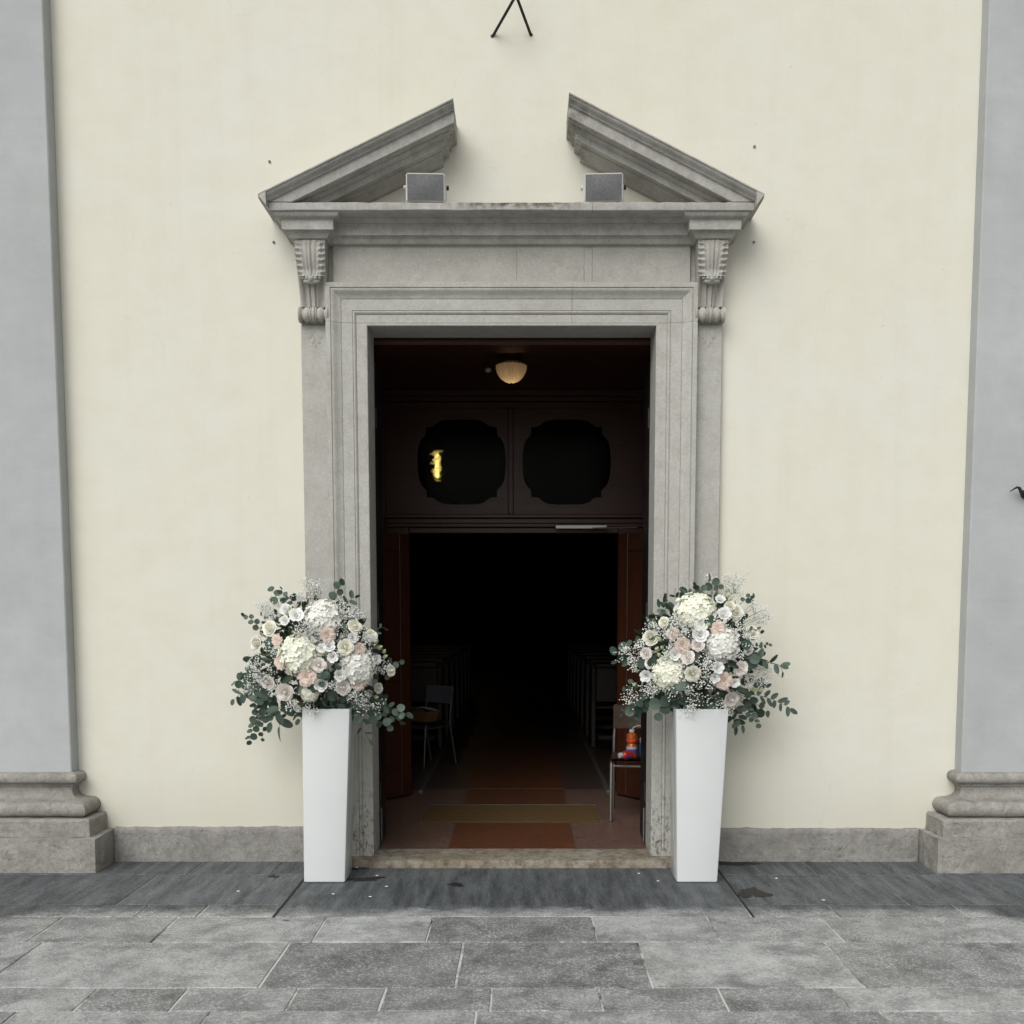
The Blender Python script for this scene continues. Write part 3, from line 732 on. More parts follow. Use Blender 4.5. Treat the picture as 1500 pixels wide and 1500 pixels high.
# ceiling lamp
lp = W(750, 536, .82); 
LZ = VZ
lamp = thing('ceiling_lamp', 'lit ribbed glass dome lamp under the dark lobby ceiling', 'lamp', (lp.x - .005, .82, LZ))
dz = LZ - lp.z
rimz = -(LZ - W(750, 534, .82).z)
MB().lathe([(.02, 0), (.06, -.002), (.07, rimz*.5), (.105, rimz + .012), (.112, rimz), (.108, rimz - .008), (.02, rimz - .006)][::-1], 32).build('fitting', plain('brass_fitting', (.10, .055, .025), .4, .6), lamp, smooth=40)
m_, t_, b_ = mat('ribbed_glass_shade'); b_.inputs['Base Color'].default_value = (.9, .78, .58, 1); b_.inputs['Roughness'].default_value = .25
tr = N(t_, 'ShaderNodeBsdfTranslucent'); tr.inputs[0].default_value = (.80, .70, .52, 1); mx = N(t_, 'ShaderNodeMixShader'); mx.inputs[0].default_value = .75
t_.links.new(b_.outputs[0], mx.inputs[1]); t_.links.new(tr.outputs[0], mx.inputs[2]); t_.links.new(mx.outputs[0], t_.nodes['Material Output'].inputs[0])
dm = MB(); rings_ = []
for j in range(13):
    a = R(90)*j/12; rings_.append([((.098 + .008*math.cos(k*math.pi))*math.cos(a)*math.cos(2*math.pi*k/44) if j < 12 else .001*math.cos(2*math.pi*k/44), (.098 + .008*math.cos(k*math.pi))*math.cos(a)*math.sin(2*math.pi*k/44) if j < 12 else .001*math.sin(2*math.pi*k/44), rimz - .008 - .115*math.sin(a)) for k in range(44)])
dm.loft(rings_, caps=False).build('glass_dome', m_, lamp, smooth=20)
MB().ball((0, 0, rimz - .075), .024, 12, 8).build('bulb', emis('bulb_glow', (1, .72, .42), 3.6), lamp, smooth=60)
MB().ball((0, 0, rimz - .127), .007, 8, 6).build('finial', M_IRON, lamp, smooth=60)
sp = W(715, 542, .82)
t = thing('motion_sensor', 'tiny grey motion sensor beside the dome lamp', 'sensor', (sp.x, .82, LZ))
MB().tube([(0, 0, 0), (0, 0, sp.z - LZ)], .006, 6).build('stem', M_IRON, t)
MB().ball((0, 0, sp.z - LZ), (.022, .022, .018), 12, 6).build('sensor_head', plain('sensor_plastic', (.25, .25, .24), .4), t, smooth=60)

# pew platforms, strips, pews
for s in (-1, 1):
    pf = box(s*.80, s*.765, BY + .12, 17, .04, .062).build('aisle_strip', M_STEELD); tag(pf, kind='structure')
pew_end = MB(); prof = [(-.28, 0), (-.28, .12), (-.22, .40), (-.24, .48), (-.20, .56), (-.05, .58), (.06, .70), (.12, .92), (.20, .93), (.23, .86), (.20, .5), (.22, 0)]
pew_end.prism([(-.025, y, z) for y, z in prof], [(.025, y, z) for y, z in prof])
E_END = pew_end.mesh('end_panel', M_PEW, bevel=.006)
E_SEAT = box(-1.4, 1.4, -.22, .14, .42, .45).mesh('seat', M_PEW, bevel=.006)
E_BACK = box(-1.4, 1.4, .13, .16, .50, .88).mesh('backrest', M_PEW, bevel=.006)
E_LEDGE = box(-1.4, 1.4, .10, .30, .9, .925).mesh('book_ledge', M_PEW, bevel=.004)
E_KNEE = box(-1.4, 1.4, .36, .52, .12, .17).mesh('kneeler', M_PEW, bevel=.006)
for s in (-1, 1):
    for k in range(7):
        t = thing('pew', 'dark wooden pew standing along the unlit nave aisle', 'pew', (s*2.28, 5.2 + k*1.0, FZ), math.pi, 'pews in the nave')
        link('seat', E_SEAT, t); link('backrest', E_BACK, t); link('book_ledge', E_LEDGE, t); link('kneeler', E_KNEE, t)
        for xx in (-1.43, 1.43): link('end_panel', E_END, t, (xx, 0, 0))
# small glowing window far in the church
wp = W(640, 681, 23.9); hw_, hh_ = .05, .36
t = thing('church_window', 'narrow glowing amber window far inside, seen through the transom glass', 'window', (wp.x, 23.99, wp.z - hh_))
def arched(w_, h_, y): return [(-w_, y, 0), (w_, y, 0)] + [(w_*math.cos(a), y, h_ - w_ + w_*math.sin(a)) for a in [math.pi*i/10 for i in range(11)]]
MB().prism(arched(hw_, 2*hh_, -.03), arched(hw_, 2*hh_, -.02)).build('amber_pane', emis('amber_glass', (1, .66, .22), 7), t)
fr = MB(); o_, i_ = arched(hw_ + .05, 2*hh_ + .05, -.06), arched(hw_, 2*hh_, -.06); n = len(o_)
fr.add(o_ + i_ + [(x, .0, z) for x, y, z in o_] + [(x, .0, z) for x, y, z in i_], [(i, (i+1) % n, n+(i+1) % n, n+i) for i in range(n)] + [(i, 2*n+i, 2*n+(i+1) % n, (i+1) % n) for i in range(n)] + [(n+i, n+(i+1) % n, 3*n+(i+1) % n, 3*n+i) for i in range(n)])
fr.build('window_frame', M_NAVE, t)

# chairs
def chair(loc, rz, label, seat_m, back_m):
    t = thing('chair', label, 'chair', loc, rz, 'tube-legged chairs inside the door')
    hw, dp, sh = .19, .18, .43           # front is -Y
    st = MB().grid(lambda u, v: (-.20 + .40*u, -.20 + .39*v, sh + .012 + .008*math.cos(v*6.28) - .010*math.sin(u*math.pi)*math.sin(v*math.pi)), 8, 8)
    st.grid(lambda u, v: (-.20 + .40*(1-u), -.20 + .39*v, sh - .002 + .008*math.cos(v*6.28)), 8, 8)
    st.build('seat', seat_m, t, smooth=60, fix=False)
    for s in (-1, 1):
        MB().tube([(s*hw, -dp - .03, 0), (s*hw, -dp, sh - .02), (s*hw, -dp + .02, sh)], .011, 8).build('leg', M_STEEL, t, smooth=50)
        MB().tube([(s*(hw + .005), dp + .10, 0), (s*hw, dp + .01, sh), (s*hw, dp + .02, sh + .12), (s*(hw - .01), dp + .07, .80)], .011, 8).build('back_leg', M_STEEL, t, smooth=50)
        MB().tube([(s*hw, -dp, sh - .035), (s*hw, dp + .012, sh - .035)], .008, 6).build('side_rail', M_STEEL, t, smooth=50)
    MB().tube([(-hw, -dp, sh - .035), (hw, -dp, sh - .035)], .008, 6).build('front_rail', M_STEEL, t, smooth=50)
    bk = MB(); bk.prism([(-.20 + .40*i/8, dp + .02 + .025*math.sin(math.pi*i/8), .62) for i in range(9)] + [(.20 - .40*i/8, dp + .034 + .025*math.sin(math.pi*(8-i)/8), .62) for i in range(9)],
                        [(-.20 + .40*i/8, dp + .05 + .025*math.sin(math.pi*i/8), .80) for i in range(9)] + [(.20 - .40*i/8, dp + .064 + .025*math.sin(math.pi*(8-i)/8), .80) for i in range(9)])
    bk.build('backrest', back_m, t, bevel=.004, smooth=40)
    return t
M_LAM = plain('pale_laminate', (.13, .13, .15), .45)
M_SEATD = plain('dark_seat', (.03, .028, .03), .5)
chA = chair((-.89, 3.70, FZ), R(-40), 'tube-legged chair with pale backrest holding a wicker basket', M_SEATD, M_LAM)
chB = chair((.915, 1.16, FZ), R(-8), 'tube-legged brown chair with cleaning bottles on its seat', M_CHAIRW, M_CHAIRW)
# basket with leaflets
def wick():
    m, t, b = mat('wicker'); wv = N(t, 'ShaderNodeTexWave', i_Scale=60.0, bands_direction='Z'); t.links.new(coords(t), wv.inputs[0]); w2_ = N(t, 'ShaderNodeTexWave', i_Scale=45.0, bands_direction='X'); t.links.new(coords(t), w2_.inputs[0])
    f = math_(t, 'MULTIPLY', wv.outputs['Fac'], w2_.outputs['Fac']); t.links.new(mixc(t, f, (.16, .08, .025), (.42, .25, .09)), b.inputs['Base Color']); t.links.new(bump(t, f, .6, .004), b.inputs['Normal']); b.inputs['Roughness'].default_value = .7; return m
chA.scale = (.9, .9, .96)
bx_, by_ = -.90, 3.665
t = thing('wicker_basket', 'small tan wicker basket on the pale-backed chair', 'basket', (bx_, by_, FZ + .434), R(-40))
bm_ = MB().loft([[(-.105, -.075, 0), (.105, -.075, 0), (.105, .075, 0), (-.105, .075, 0)], [(-.125, -.09, .10), (.125, -.09, .10), (.125, .09, .10), (-.125, .09, .10)], [(-.118, -.083, .10), (.118, -.083, .10), (.118, .083, .10), (-.118, .083, .10)], [(-.10, -.07, .012), (.10, -.07, .012), (.10, .07, .012), (-.10, .07, .012)]])
bm_.build('basket_body', wick(), t, bevel=.006)
MB().tube([(-.122, -.087, .10), (.122, -.087, .10), (.122, .087, .10), (-.122, .087, .10), (-.122, -.087, .10)], .007, 6).build('rim', wick(), t, smooth=50)
M_PAPER = plain('leaflet_paper', (.65, .66, .66), .7, var=.05)
for k, (dx_, dz_, rz_) in enumerate(((-.05, .112, .2), (.03, .118, -.3), (-.09, .124, .5))):
    lf = MB().grid(lambda u, v: (-.10 + .20*u, -.06 + .12*v, .012*math.sin(u*2.5 + k)), 6, 2)
    o = lf.build('leaflet', M_PAPER, None, fix=False, smooth=60); o.location = (bx_ + dx_, by_, FZ + .434 + dz_); o.rotation_euler = (.1*k - .1, .06*k, rz_)
    tag(o, 'white paper leaflet lying loosely on the wicker basket', 'leaflet', 'leaflets on the basket')
# cleaning bottles
def bottle(name, label, loc, prof, body_m, cap_m, cap_prof, bands, lie=None):
    t = thing(name, label, 'bottle', loc, 0)
    if lie: t.rotation_euler = lie
    MB().lathe(prof, 20).build('bottle_body', body_m, t, smooth=35)
    MB().lathe(cap_prof, 16).build('cap', cap_m, t, smooth=35)
    for r_, z0, z1, bm2 in bands: MB().loft([[(r_*math.cos(R(a)), r_*math.sin(R(a)), z) for a in range(180, 361, 12)] for z in (z0, z1)], closed=False).build('printed_label', bm2, t, smooth=60)
M_OR = plain('orange_plastic', (.34, .075, .010), .28); M_RD = plain('red_plastic', (.28, .016, .014), .3); M_WP = plain('white_plastic', (.38, .38, .40), .35)
M_BL = plain('blue_plastic', (.02, .09, .16), .35); M_LB = plain('blue_print', (.05, .09, .38), .4, var=.6, vs_=40); M_RL = plain('red_print', (.6, .05, .03), .4, var=.5, vs_=50)
sz = FZ + .4455
bottle('cleaning_bottle', 'orange cleaning bottle with white cap and printed label on brown chair', (.855, 1.075, sz), [(.034, 0), (.040, .006), (.040, .085), (.034, .096), (.030, .104), (.037, .118), (.039, .15), (.036, .172), (.020, .182), (.017, .186)], M_OR, M_WP, [(.018, .1865), (.021, .188), (.020, .205), (.017, .208)], [(.0408, .038, .066, M_LB), (.0402, .0665, .084, M_WP), (.0396, .122, .136, M_RL)])
bottle('cleaning_bottle', 'red squat bottle lying on the brown chair seat', (.845, 1.00, sz + .034), [(.024, 0), (.032, .006), (.032, .06), (.024, .075), (.016, .08)], M_RD, M_WP, [(.016, .081), (.020, .082), (.019, .105), (.015, .107)], [(.0328, .02, .05, M_LB)], (R(90), 0, R(-62)))
bottle('cleaning_bottle', 'dark blue bottle standing behind the orange bottle', (.945, 1.13, sz), [(.03, 0), (.036, .006), (.036, .075), (.03, .09), (.016, .10)], M_BL, M_WP, [(.016, .1005), (.028, .102), (.030, .13), (.02, .145), (.012, .148)], [])
t = thing('hose_loop', 'thin pale loop of hose rising behind the bottles', 'hose', (.90, 1.20, sz))
MB().tube([(.075*math.cos(a) + .02, .0, .12 + .10*math.sin(a)) for a in [math.pi*i/12 for i in range(13)]] + [(-.055, 0, .002)], .005, 6).build('hose', plain('beige_rubber', (.40, .33, .24), .5), t, smooth=50)

# ------------------------------------------------------------------ planters
def planter(x0b, x1b, x0t, x1t, yf, label):
    cxb, cyb = (x0b+x1b)/2, yf + .13
    t = thing('planter', label, 'planter', (cxb, cyb, 0.001), 0, 'tall white planters beside the doorway')
    hb, ht, zt = (x1b-x0b)/2, (x1t-x0t)/2, 1.00; ox = (x0t+x1t)/2 - cxb
    def sq(h, z, c=.012, o=0):
        q = []
        for sx, sy in ((-1,-1),(1,-1),(1,1),(-1,1)):
            a = [(sx*h, sy*(h-c)), (sx*(h-c*.3), sy*(h-c*.3)), (sx*(h-c), sy*h)]
            if sx*sy > 0: pass
            else: a = a[::-1]
            q += [(p + o, y, z) for p, y in a]
        return q
    MB().loft([sq(hb-.006, 0), sq(hb, .006), sq(ht, zt - .004, o=ox), sq(ht-.004, zt, o=ox), sq(ht-.016, zt, o=ox), sq(ht-.016, zt - .06, o=ox)]).build('planter_body', M_WHITE, t, smooth=25)
    MB().loft([sq(ht-.0165, zt-.10, o=ox), sq(ht-.0165, zt-.058, o=ox)]).build('floral_foam', plain('foam', (.03, .06, .03), .9), t)
    return t
YPF = -.543
a, b_ = W(444, 1290, YPF).x, W(505, 1290, YPF).x; c, d = W(441, 1050, YPF-.02).x, W(512, 1050, YPF-.02).x
planter(a, b_, c, d, YPF, 'tall white tapered planter on the side of the basket chair')
a, b_ = W(992, 1290, YPF).x, W(1052, 1290, YPF).x; c, d = W(990, 1040, YPF-.02).x, W(1068, 1040, YPF-.02).x
planter(a, b_, c, d, YPF, 'tall white tapered planter on the side of the bottle chair')

# ------------------------------------------------------------------ flowers
def petal_mat(name, c, tip, tr=.16):
    m, t, b = mat(name); b.inputs['Roughness'].default_value = .6; b.inputs['Specular IOR Level'].default_value = .25
    oi = N(t, 'ShaderNodeObjectInfo')
    cc = mixc(t, ramp(t, noise(t, coords(t, world=False), 3.5, 3), [(.35, 0.), (.65, 1.)]), c, tip)
    hsv = N(t, 'ShaderNodeHueSaturation'); t.links.new(cc, hsv.inputs['Color']); t.links.new(maprange(t, oi.outputs['Random'], 0, 1, .93, 1.05), hsv.inputs['Value'])
    t.links.new(hsv.outputs[0], b.inputs['Base Color'])
    tr_ = N(t, 'ShaderNodeBsdfTranslucent'); t.links.new(hsv.outputs[0], tr_.inputs[0]); mx = N(t, 'ShaderNodeMixShader'); mx.inputs[0].default_value = tr
    t.links.new(b.outputs[0], mx.inputs[1]); t.links.new(tr_.outputs[0], mx.inputs[2]); t.links.new(mx.outputs[0], t.nodes['Material Output'].inputs[0]); return m
def leaf_mat(name, c, c2, spec=.35, rough=.5):
    m, t, b = mat(name); oi = N(t, 'ShaderNodeObjectInfo')
    f = math_(t, 'ADD', math_(t, 'MULTIPLY', noise(t, coords(t), 11, 3), .6), math_(t, 'MULTIPLY', oi.outputs['Random'], .5))
    cc = mixc(t, ramp(t, f, [(.3, 0.), (.8, 1.)]), c, c2); t.links.new(cc, b.inputs['Base Color'])
    b.inputs['Roughness'].default_value = rough; b.inputs['Specular IOR Level'].default_value = spec
    tr_ = N(t, 'ShaderNodeBsdfTranslucent'); t.links.new(cc, tr_.inputs[0]); mx = N(t, 'ShaderNodeMixShader'); mx.inputs[0].default_value = .18
    t.links.new(b.outputs[0], mx.inputs[1]); t.links.new(tr_.outputs[0], mx.inputs[2]); t.links.new(mx.outputs[0], t.nodes['Material Output'].inputs[0]); return m
M_PW = petal_mat('white_petal', (.88, .88, .87), (.86, .87, .82)); M_PC = petal_mat('cream_petal', (.86, .85, .71), (.88, .875, .80)); M_PB = petal_mat('blush_petal', (.885, .815, .76), (.89, .865, .825))
M_PP = petal_mat('peach_petal', (.88, .72, .63), (.89, .82, .755)); M_HY = petal_mat('hydrangea_petal', (.88, .88, .80), (.85, .86, .70)); M_HW = petal_mat('hydrangea_white', (.89, .89, .85), (.875, .88, .81)); M_GY = petal_mat('gypsophila', (.88, .90, .87), (.84, .86, .80), .1)
M_BUD = petal_mat('bud_green', (.42, .50, .22), (.66, .70, .48))
M_EUC = leaf_mat('eucalyptus', (.036, .066, .048), (.112, .158, .122)); M_DARK = leaf_mat('dark_leaf', (.018, .035, .022), (.05, .085, .05), .5, .38); M_STEM = leaf_mat('stem', (.05, .07, .035), (.10, .12, .06)); M_TWIG = leaf_mat('twig', (.09, .065, .045), (.13, .10, .07))
def petal(mb, phi, r0, L, A, t0, t1, z0=0, ruf=0, lip=0, rnd=random, nu=6, nv=6):
    prof = []; r, z = r0, z0
    for j in range(nv + 1):
        v = j/nv; prof.append((r, z)); tl = t0 + (t1-t0)*v + lip*max(0, (v-.7)/.3)
        r += L/nv*math.sin(tl); z += L/nv*math.cos(tl)
    ph = rnd.uniform(0, 6.3)
    def fn(u, v):
        j = min(nv, int(round(v*nv))); rr, zz = prof[j]; uu = 2*u - 1
        wv = A * (.35 + .65*min(1, v/.45)) * math.sqrt(max(.05, 1 - (max(0, v-.55)/.45)**2*.75))
        sag = .10*L*uu*uu*v
        rz = ruf*math.sin(uu*7 + ph)*v*v
        rr2 = max(.01, rr + rz*.6)
        return (rr2*math.cos(phi + uu*wv), rr2*math.sin(phi + uu*wv), zz - sag + rz)
    mb.grid(fn, nu, nv)
def rose(seed, open_=1.0):
    rnd = random.Random(seed); m = MB(); ph = 0
    spec = [(2, .05, .62, 1.8, .12, -.25), (3, .13, .64, 1.25, .16, -.2), (3, .24, .62, 1.15, .25, -.02), (4, .36, .60, .95, .35, .25), (5, .46, .62, .80, .5, .75), (5, .50, .66, .78, .8, 1.35)]
    for k, (n, r0, L, A, t0, t1) in enumerate(spec):
        for i in range(n):
            petal(m, ph + 2*math.pi*i/n + rnd.uniform(-.2, .2), r0*.9, L*rnd.uniform(.94, 1.06), A, t0*open_, t1*open_, .34 - .055*k*1.1 + rnd.uniform(-.02, .02), .02, .5 if k > 2 else .15, rnd)
        ph += 1.1
    m.ball((0, 0, .0), (.42, .42, .3), 10, 5)
    for i in range(3): petal(m, 2.1*i, .02, .34, 2.2, .5, -1.3, .56 + .05*i, .02, 0, rnd)
    m.ball((0, 0, .62), (.20, .20, .20), 8, 5)
    return m
def lisian(seed):
    rnd = random.Random(seed); m = MB()
    m.ball((0, 0, .12), (.16, .16, .22), 8, 5)
    for k, (n, r0, L, A, t0, t1) in enumerate(((3, .05, .42, 1.4, .3, -.5), (4, .10, .50, 1.0, .25, .0), (5, .16, .78, .80, .35, .55), (6, .20, .98, .70, .55, 1.15))):
        for i in range(n): petal(m, .6*k + 2*math.pi*i/n + rnd.uniform(-.2, .2), r0, L*rnd.uniform(.92, 1.08), A, t0, t1, .0, .045, .35, rnd)
    return m
def carnation(seed):
    rnd = random.Random(seed); m = MB()
    m.ball((0, 0, .25), (.5, .5, .32), 10, 5)
    for k in range(8):
        n = 4 + 2*k
        for i in range(n): petal(m, 2*math.pi*i/n + rnd.uniform(-.3, .3), .04 + .02*k, .74 + .035*k + rnd.uniform(-.06, .06), max(.22, .75 - .08*k), .02 + .13*k, .12 + .19*k, .16 - .02*k, .085, .5, rnd, 8, 5)
    return m
def hydrangea(seed):
    rnd = random.Random(seed); m = MB(); n = 150
    m.ball((0, 0, .1), (.72, .72, .58), 12, 8)
    for i in range(n):
        zz = 1 - 1.45*(i + .5)/n; a = i*2.39996 + rnd.uniform(-.12, .12); rr = math.sqrt(max(0, 1 - zz*zz))
        d = Vector((rr*math.cos(a), rr*math.sin(a), zz)); p = Vector((d.x, d.y, d.z*.82)) * rnd.uniform(.80, .95)
        q = (d + Vector((rnd.uniform(-.4, .4), rnd.uniform(-.4, .4), rnd.uniform(-.4, .4)))).normalized().to_track_quat('Z', 'Y').to_matrix() @ Matrix.Rotation(rnd.uniform(0, 6), 3, 'Z')
        s = rnd.uniform(.15, .20)
        for k in range(4):
            c, sn = math.cos(k*math.pi/2), math.sin(k*math.pi/2); cup = rnd.uniform(.0, .35)
            pts = [(.05, 0, 0), (.45, -.52, .10 + cup*.3), (.62, 0, .05 + cup*.2), (.45, .52, .10 + cup*.3), (1.0, -.34, .12 + cup), (1.08, 0, .04 + cup), (1.0, .34, .12 + cup)]
            m.add([p + q @ Vector(((x*c - y*sn)*s, (x*sn + y*c)*s, z*s)) for x, y, z in pts], [(0, 1, 2), (0, 2, 3), (1, 4, 5, 2), (2, 5, 6, 3)])
    return m
def bud(seed):
    m = MB(); m.lathe([(.05, -.3), (.22, -.1), (.34, .25), (.36, .6), (.25, 1.0), (.06, 1.25)], 8)
    for i in range(4):
        a = i*math.pi/2 + .4; m.tube([(.2*math.cos(a), .2*math.sin(a), -.15), (.46*math.cos(a), .46*math.sin(a), .4), (.5*math.cos(a), .5*math.sin(a), .85)], [.09, .07, .02], 4)
    return m
def euc(seed, long_=1.0):
    rnd = random.Random(seed); m = MB(); n = 12; fold = .16; curl = rnd.uniform(-.15, .25)
    def pt(a, s):
        y = -math.cos(a); x = math.sin(a); wd = (1 - .12*y)/(long_**.5)
        yy = (y + 1)*.5*2*long_; return (x*s*wd, (long_ + y*s*long_), fold*abs(x)*s - curl*(long_ + y*s*long_ - 1)**2*.4)
    ring0 = [pt(2*math.pi*i/n, 1) for i in range(n)]; ring1 = [pt(2*math.pi*i/n, .5) for i in range(n)]
    c = (0, long_, -.02)
    m.add(ring0 + ring1 + [c], [(i, (i+1) % n, n + (i+1) % n, n + i) for i in range(n)] + [(n + i, n + (i+1) % n, 2*n) for i in range(n)])
    return m
def variants(fn, name, material, n, **k): return [fn(11*i + 3).mesh(name, material, smooth=70, fix=False) for i in range(n)]
ME = {'rw': variants(rose, 'white_rose', M_PC, 3), 'rb': variants(rose, 'blush_rose', M_PB, 3), 'lw': variants(lisian, 'lisianthus', M_PW, 3), 'cp': variants(carnation, 'carnation', M_PP, 3),
      'hg': variants(hydrangea, 'hydrangea', M_HY, 2), 'hw': variants(hydrangea, 'hydrangea', M_HW, 2), 'bd': variants(bud, 'flower_bud', M_BUD, 2)}
NAMES = {'rw': 'white_rose', 'rb': 'blush_rose', 'lw': 'lisianthus', 'cp': 'carnation', 'hg': 'hydrangea', 'hw': 'hydrangea', 'bd': 'flower_bud'}
LEAF = {'e': [euc(i).mesh('leaf', M_EUC, smooth=80, fix=False) for i in range(4)], 'l': [euc(i + 9, 1.55).mesh('leaf', M_EUC, smooth=80, fix=False) for i in range(3)], 'd': [euc(i + 20, 2.0).mesh('leaf', M_DARK, smooth=80, fix=False) for i in range(3)]}

def arrangement(label, cpx, cpy, rx, rz, flowers, gyps, branches, leaves, org, seed):
    rnd = random.Random(seed)
    C = W(cpx, cpy, -.40); ry_f, ry_b = .27, .20
    base = Vector((C.x, -.385, .96))
    A = thing('flower_arrangement', label, 'flowers', base, 0, 'flower arrangements on the planters')
    def px(z): return org[0] + z[0]/5, org[1] + z[1]/5
    def surf(z, inset=0.0):
        """point on the rounded front of the bouquet under a photo position, and its outward normal"""
        r = ray(*px(z)); r.normalize()
        s = Vector((1/rx, 1/ry_f, 1/rz)); o2 = (EYE - C) * s; d2 = r * s
        a, b2, c2 = d2.dot(d2), 2*o2.dot(d2), o2.dot(o2) - 1; disc = b2*b2 - 4*a*c2
        if disc > 0:
            t_ = (-b2 - math.sqrt(disc))/(2*a); P = EYE + r*t_; n = ((P - C) * s * s).normalized()
        else:
            P = W(*px(z), C.y + .0); n = ((P - C) * s * s).normalized()
        return P - n*inset, n
    def flower(kind, z, dia, inset=.35, view=.45):
        rad = dia/5/2/252.0; P, n = surf(z)
        d = (n*(1-view) + (EYE - P).normalized()*view + Vector((0, 0, .12)) + Vector((rnd.uniform(-.15, .15), rnd.uniform(-.1, .1), rnd.uniform(-.15, .15)))).normalized()
        k = {'rw': 1.0, 'rb': 1.0, 'lw': 1.02, 'cp': 1.1, 'hg': 1.04, 'hw': 1.04, 'bd': 1.6}[kind]
        sc = rad*k
        if kind == 'bd': d = (n*.6 + Vector((rnd.uniform(-.6, .6), -.2, rnd.uniform(.1, .9)))).normalized()
        Mx = Matrix.Translation(P - d*rad*inset - base) @ d.to_track_quat('Z', 'Y').to_matrix().to_4x4() @ Matrix.Rotation(rnd.uniform(0, 6.3), 4, 'Z') @ Matrix.Diagonal((sc, sc, sc*(.8 if kind[0] == 'h' else .9), 1))
        return link(NAMES[kind], rnd.choice(ME[kind]), A, M=Mx)
    for kind, z, dia in flowers: flower(kind, z, dia)
    # gypsophila clouds
    gm, gs = MB(), MB()
    octv = [(1,0,0),(-1,0,0),(0,1,0),(0,-1,0),(0,0,1),(0,0,-1)]; octf = [(0,2,4),(2,1,4),(1,3,4),(3,0,4),(2,0,5),(1,2,5),(3,1,5),(0,3,5)]
    for z, rr in gyps:
        P, n = surf(z); R_ = rr/5/252.0; root = P.lerp(C, .55)
        hubs = [P + Vector((rnd.gauss(0, .45), rnd.gauss(0, .35), rnd.gauss(0, .45)))*R_ - base for _ in range(6)]
        for h in hubs: gs.tube([root - base, (root - base).lerp(h, .6) + Vector((rnd.uniform(-.01, .01), 0, .008)), h], .0007, 3)
        for k in range(int(26 + rr*.95)):
            h = rnd.choice(hubs); v = Vector((rnd.gauss(0, 1), rnd.gauss(0, 1), rnd.gauss(0, 1))) * R_*.30
            p = h + v + n*R_*.25
            if p.y + base.y > -.17 and abs(p.x + base.x) < 1.26: p.y = -.17 - base.y - rnd.random()*.04
            s = rnd.uniform(.0032, .0058)
            q = Matrix.Rotation(rnd.uniform(0, 6), 3, Vector((rnd.random(), rnd.random(), rnd.random()+.01)).normalized())
            gm.add([p + q @ (Vector(o)*s*rnd.uniform(.75, 1.15)) for o in octv], octf)
            if k % 3 == 0: gs.tube([h, h.lerp(p, .5) + Vector((0, 0, .002)), p], .00045, 3)
    tag(gm.build('gypsophila_bloom', M_GY, A, fix=False), kind='stuff'); tag(gs.build('gypsophila_stem', M_STEM, A, fix=False), kind='stuff')
    # dense filler foliage
    fm = MB(); unit = euc(3, 1.5)
    for k in range(900):
        d = Vector((rnd.gauss(0, 1), rnd.gauss(0, 1), rnd.gauss(0, 1))).normalized(); ry = ry_f if d.y < 0 else ry_b
        p = C + Vector((d.x*rx, d.y*ry, d.z*rz)) * rnd.uniform(.50, .90)
        if p.z < .985 and abs(p.x - base.x) > .30: continue
        if p.y > -.19: continue
        q = (d + Vector((rnd.gauss(0, .6), rnd.gauss(0, .6), rnd.gauss(0, .6)))).to_track_quat('Y', 'Z').to_matrix() @ Matrix.Rotation(rnd.uniform(0, 6), 3, 'Y')
        s = rnd.uniform(.011, .020); fm.add([p - base + q @ (Vector(v)*s) for v in unit.v], unit.f)
    tag(fm.build('filler_foliage', M_DARK, A, fix=False), kind='stuff')
    # eucalyptus branches
    def one_leaf(par, p, dirv, size, kind, face=None):
        dirv = dirv.normalized(); f = (face or ((EYE - (p + base)).normalized() + Vector((rnd.gauss(0, .55), rnd.gauss(0, .3), rnd.gauss(0, .55))))).normalized()
        xx = dirv.cross(f)
        if xx.length < .05: xx = dirv.orthogonal()
        xx.normalize(); zz = xx.cross(dirv)
        Mx = Matrix(((xx.x, dirv.x, zz.x, p.x), (xx.y, dirv.y, zz.y, p.y), (xx.z, dirv.z, zz.z, p.z), (0, 0, 0, 1))) @ Matrix.Diagonal((size, size, size, 1))
        return link('leaf', rnd.choice(LEAF[kind]), par, M=Mx)
    for (za, zb_, nl, sz_, kind) in branches:
        P0, n0 = surf(za, .03); r1 = px(zb_)
        Yt = max(-.62, min(-.21, P0.y + rnd.uniform(-.03, .10) + .04)); P1 = W(*r1, Yt)
        mid_ = P0.lerp(P1, .5) + Vector((rnd.uniform(-.02, .02), -.015, .018 + .02*rnd.random()))
        pts = [P0 - n0*.12 - base] + [((1-s)**2*P0 + 2*s*(1-s)*mid_ + s*s*P1) - base for s in [i/7 for i in range(8)]]
        stem = MB().tube(pts, [.0022] + [.0020 - .00015*i for i in range(8)], 5).build('eucalyptus_branch', M_TWIG if rnd.random() < .4 else M_STEM, A, smooth=60)
        for k in range(nl):
            s = .22 + .78*(k + .5)/nl if nl > 1 else 1.0; i = 1 + s*7; i0 = min(7, int(i)); p = pts[i0].lerp(pts[i0+1] if i0 + 1 < len(pts) else pts[i0], i - i0)
            tg = (pts[min(i0+1, 8)] - pts[max(i0-1, 0)]).normalized(); side = 1 if k % 2 else -1
            view = (EYE - (p + base)).normalized(); lat = tg.cross(view).normalized()
            dv = (lat*side*rnd.uniform(.6, 1.1) + tg*rnd.uniform(.25, .8) + view*rnd.uniform(-.3, .3)).normalized()
            if k == nl - 1: dv = (tg + lat*rnd.uniform(-.3, .3)).normalized()
            one_leaf(stem, p, dv, sz_/5/252.0/2*rnd.uniform(.8, 1.12)*(1 - .18*s), kind)
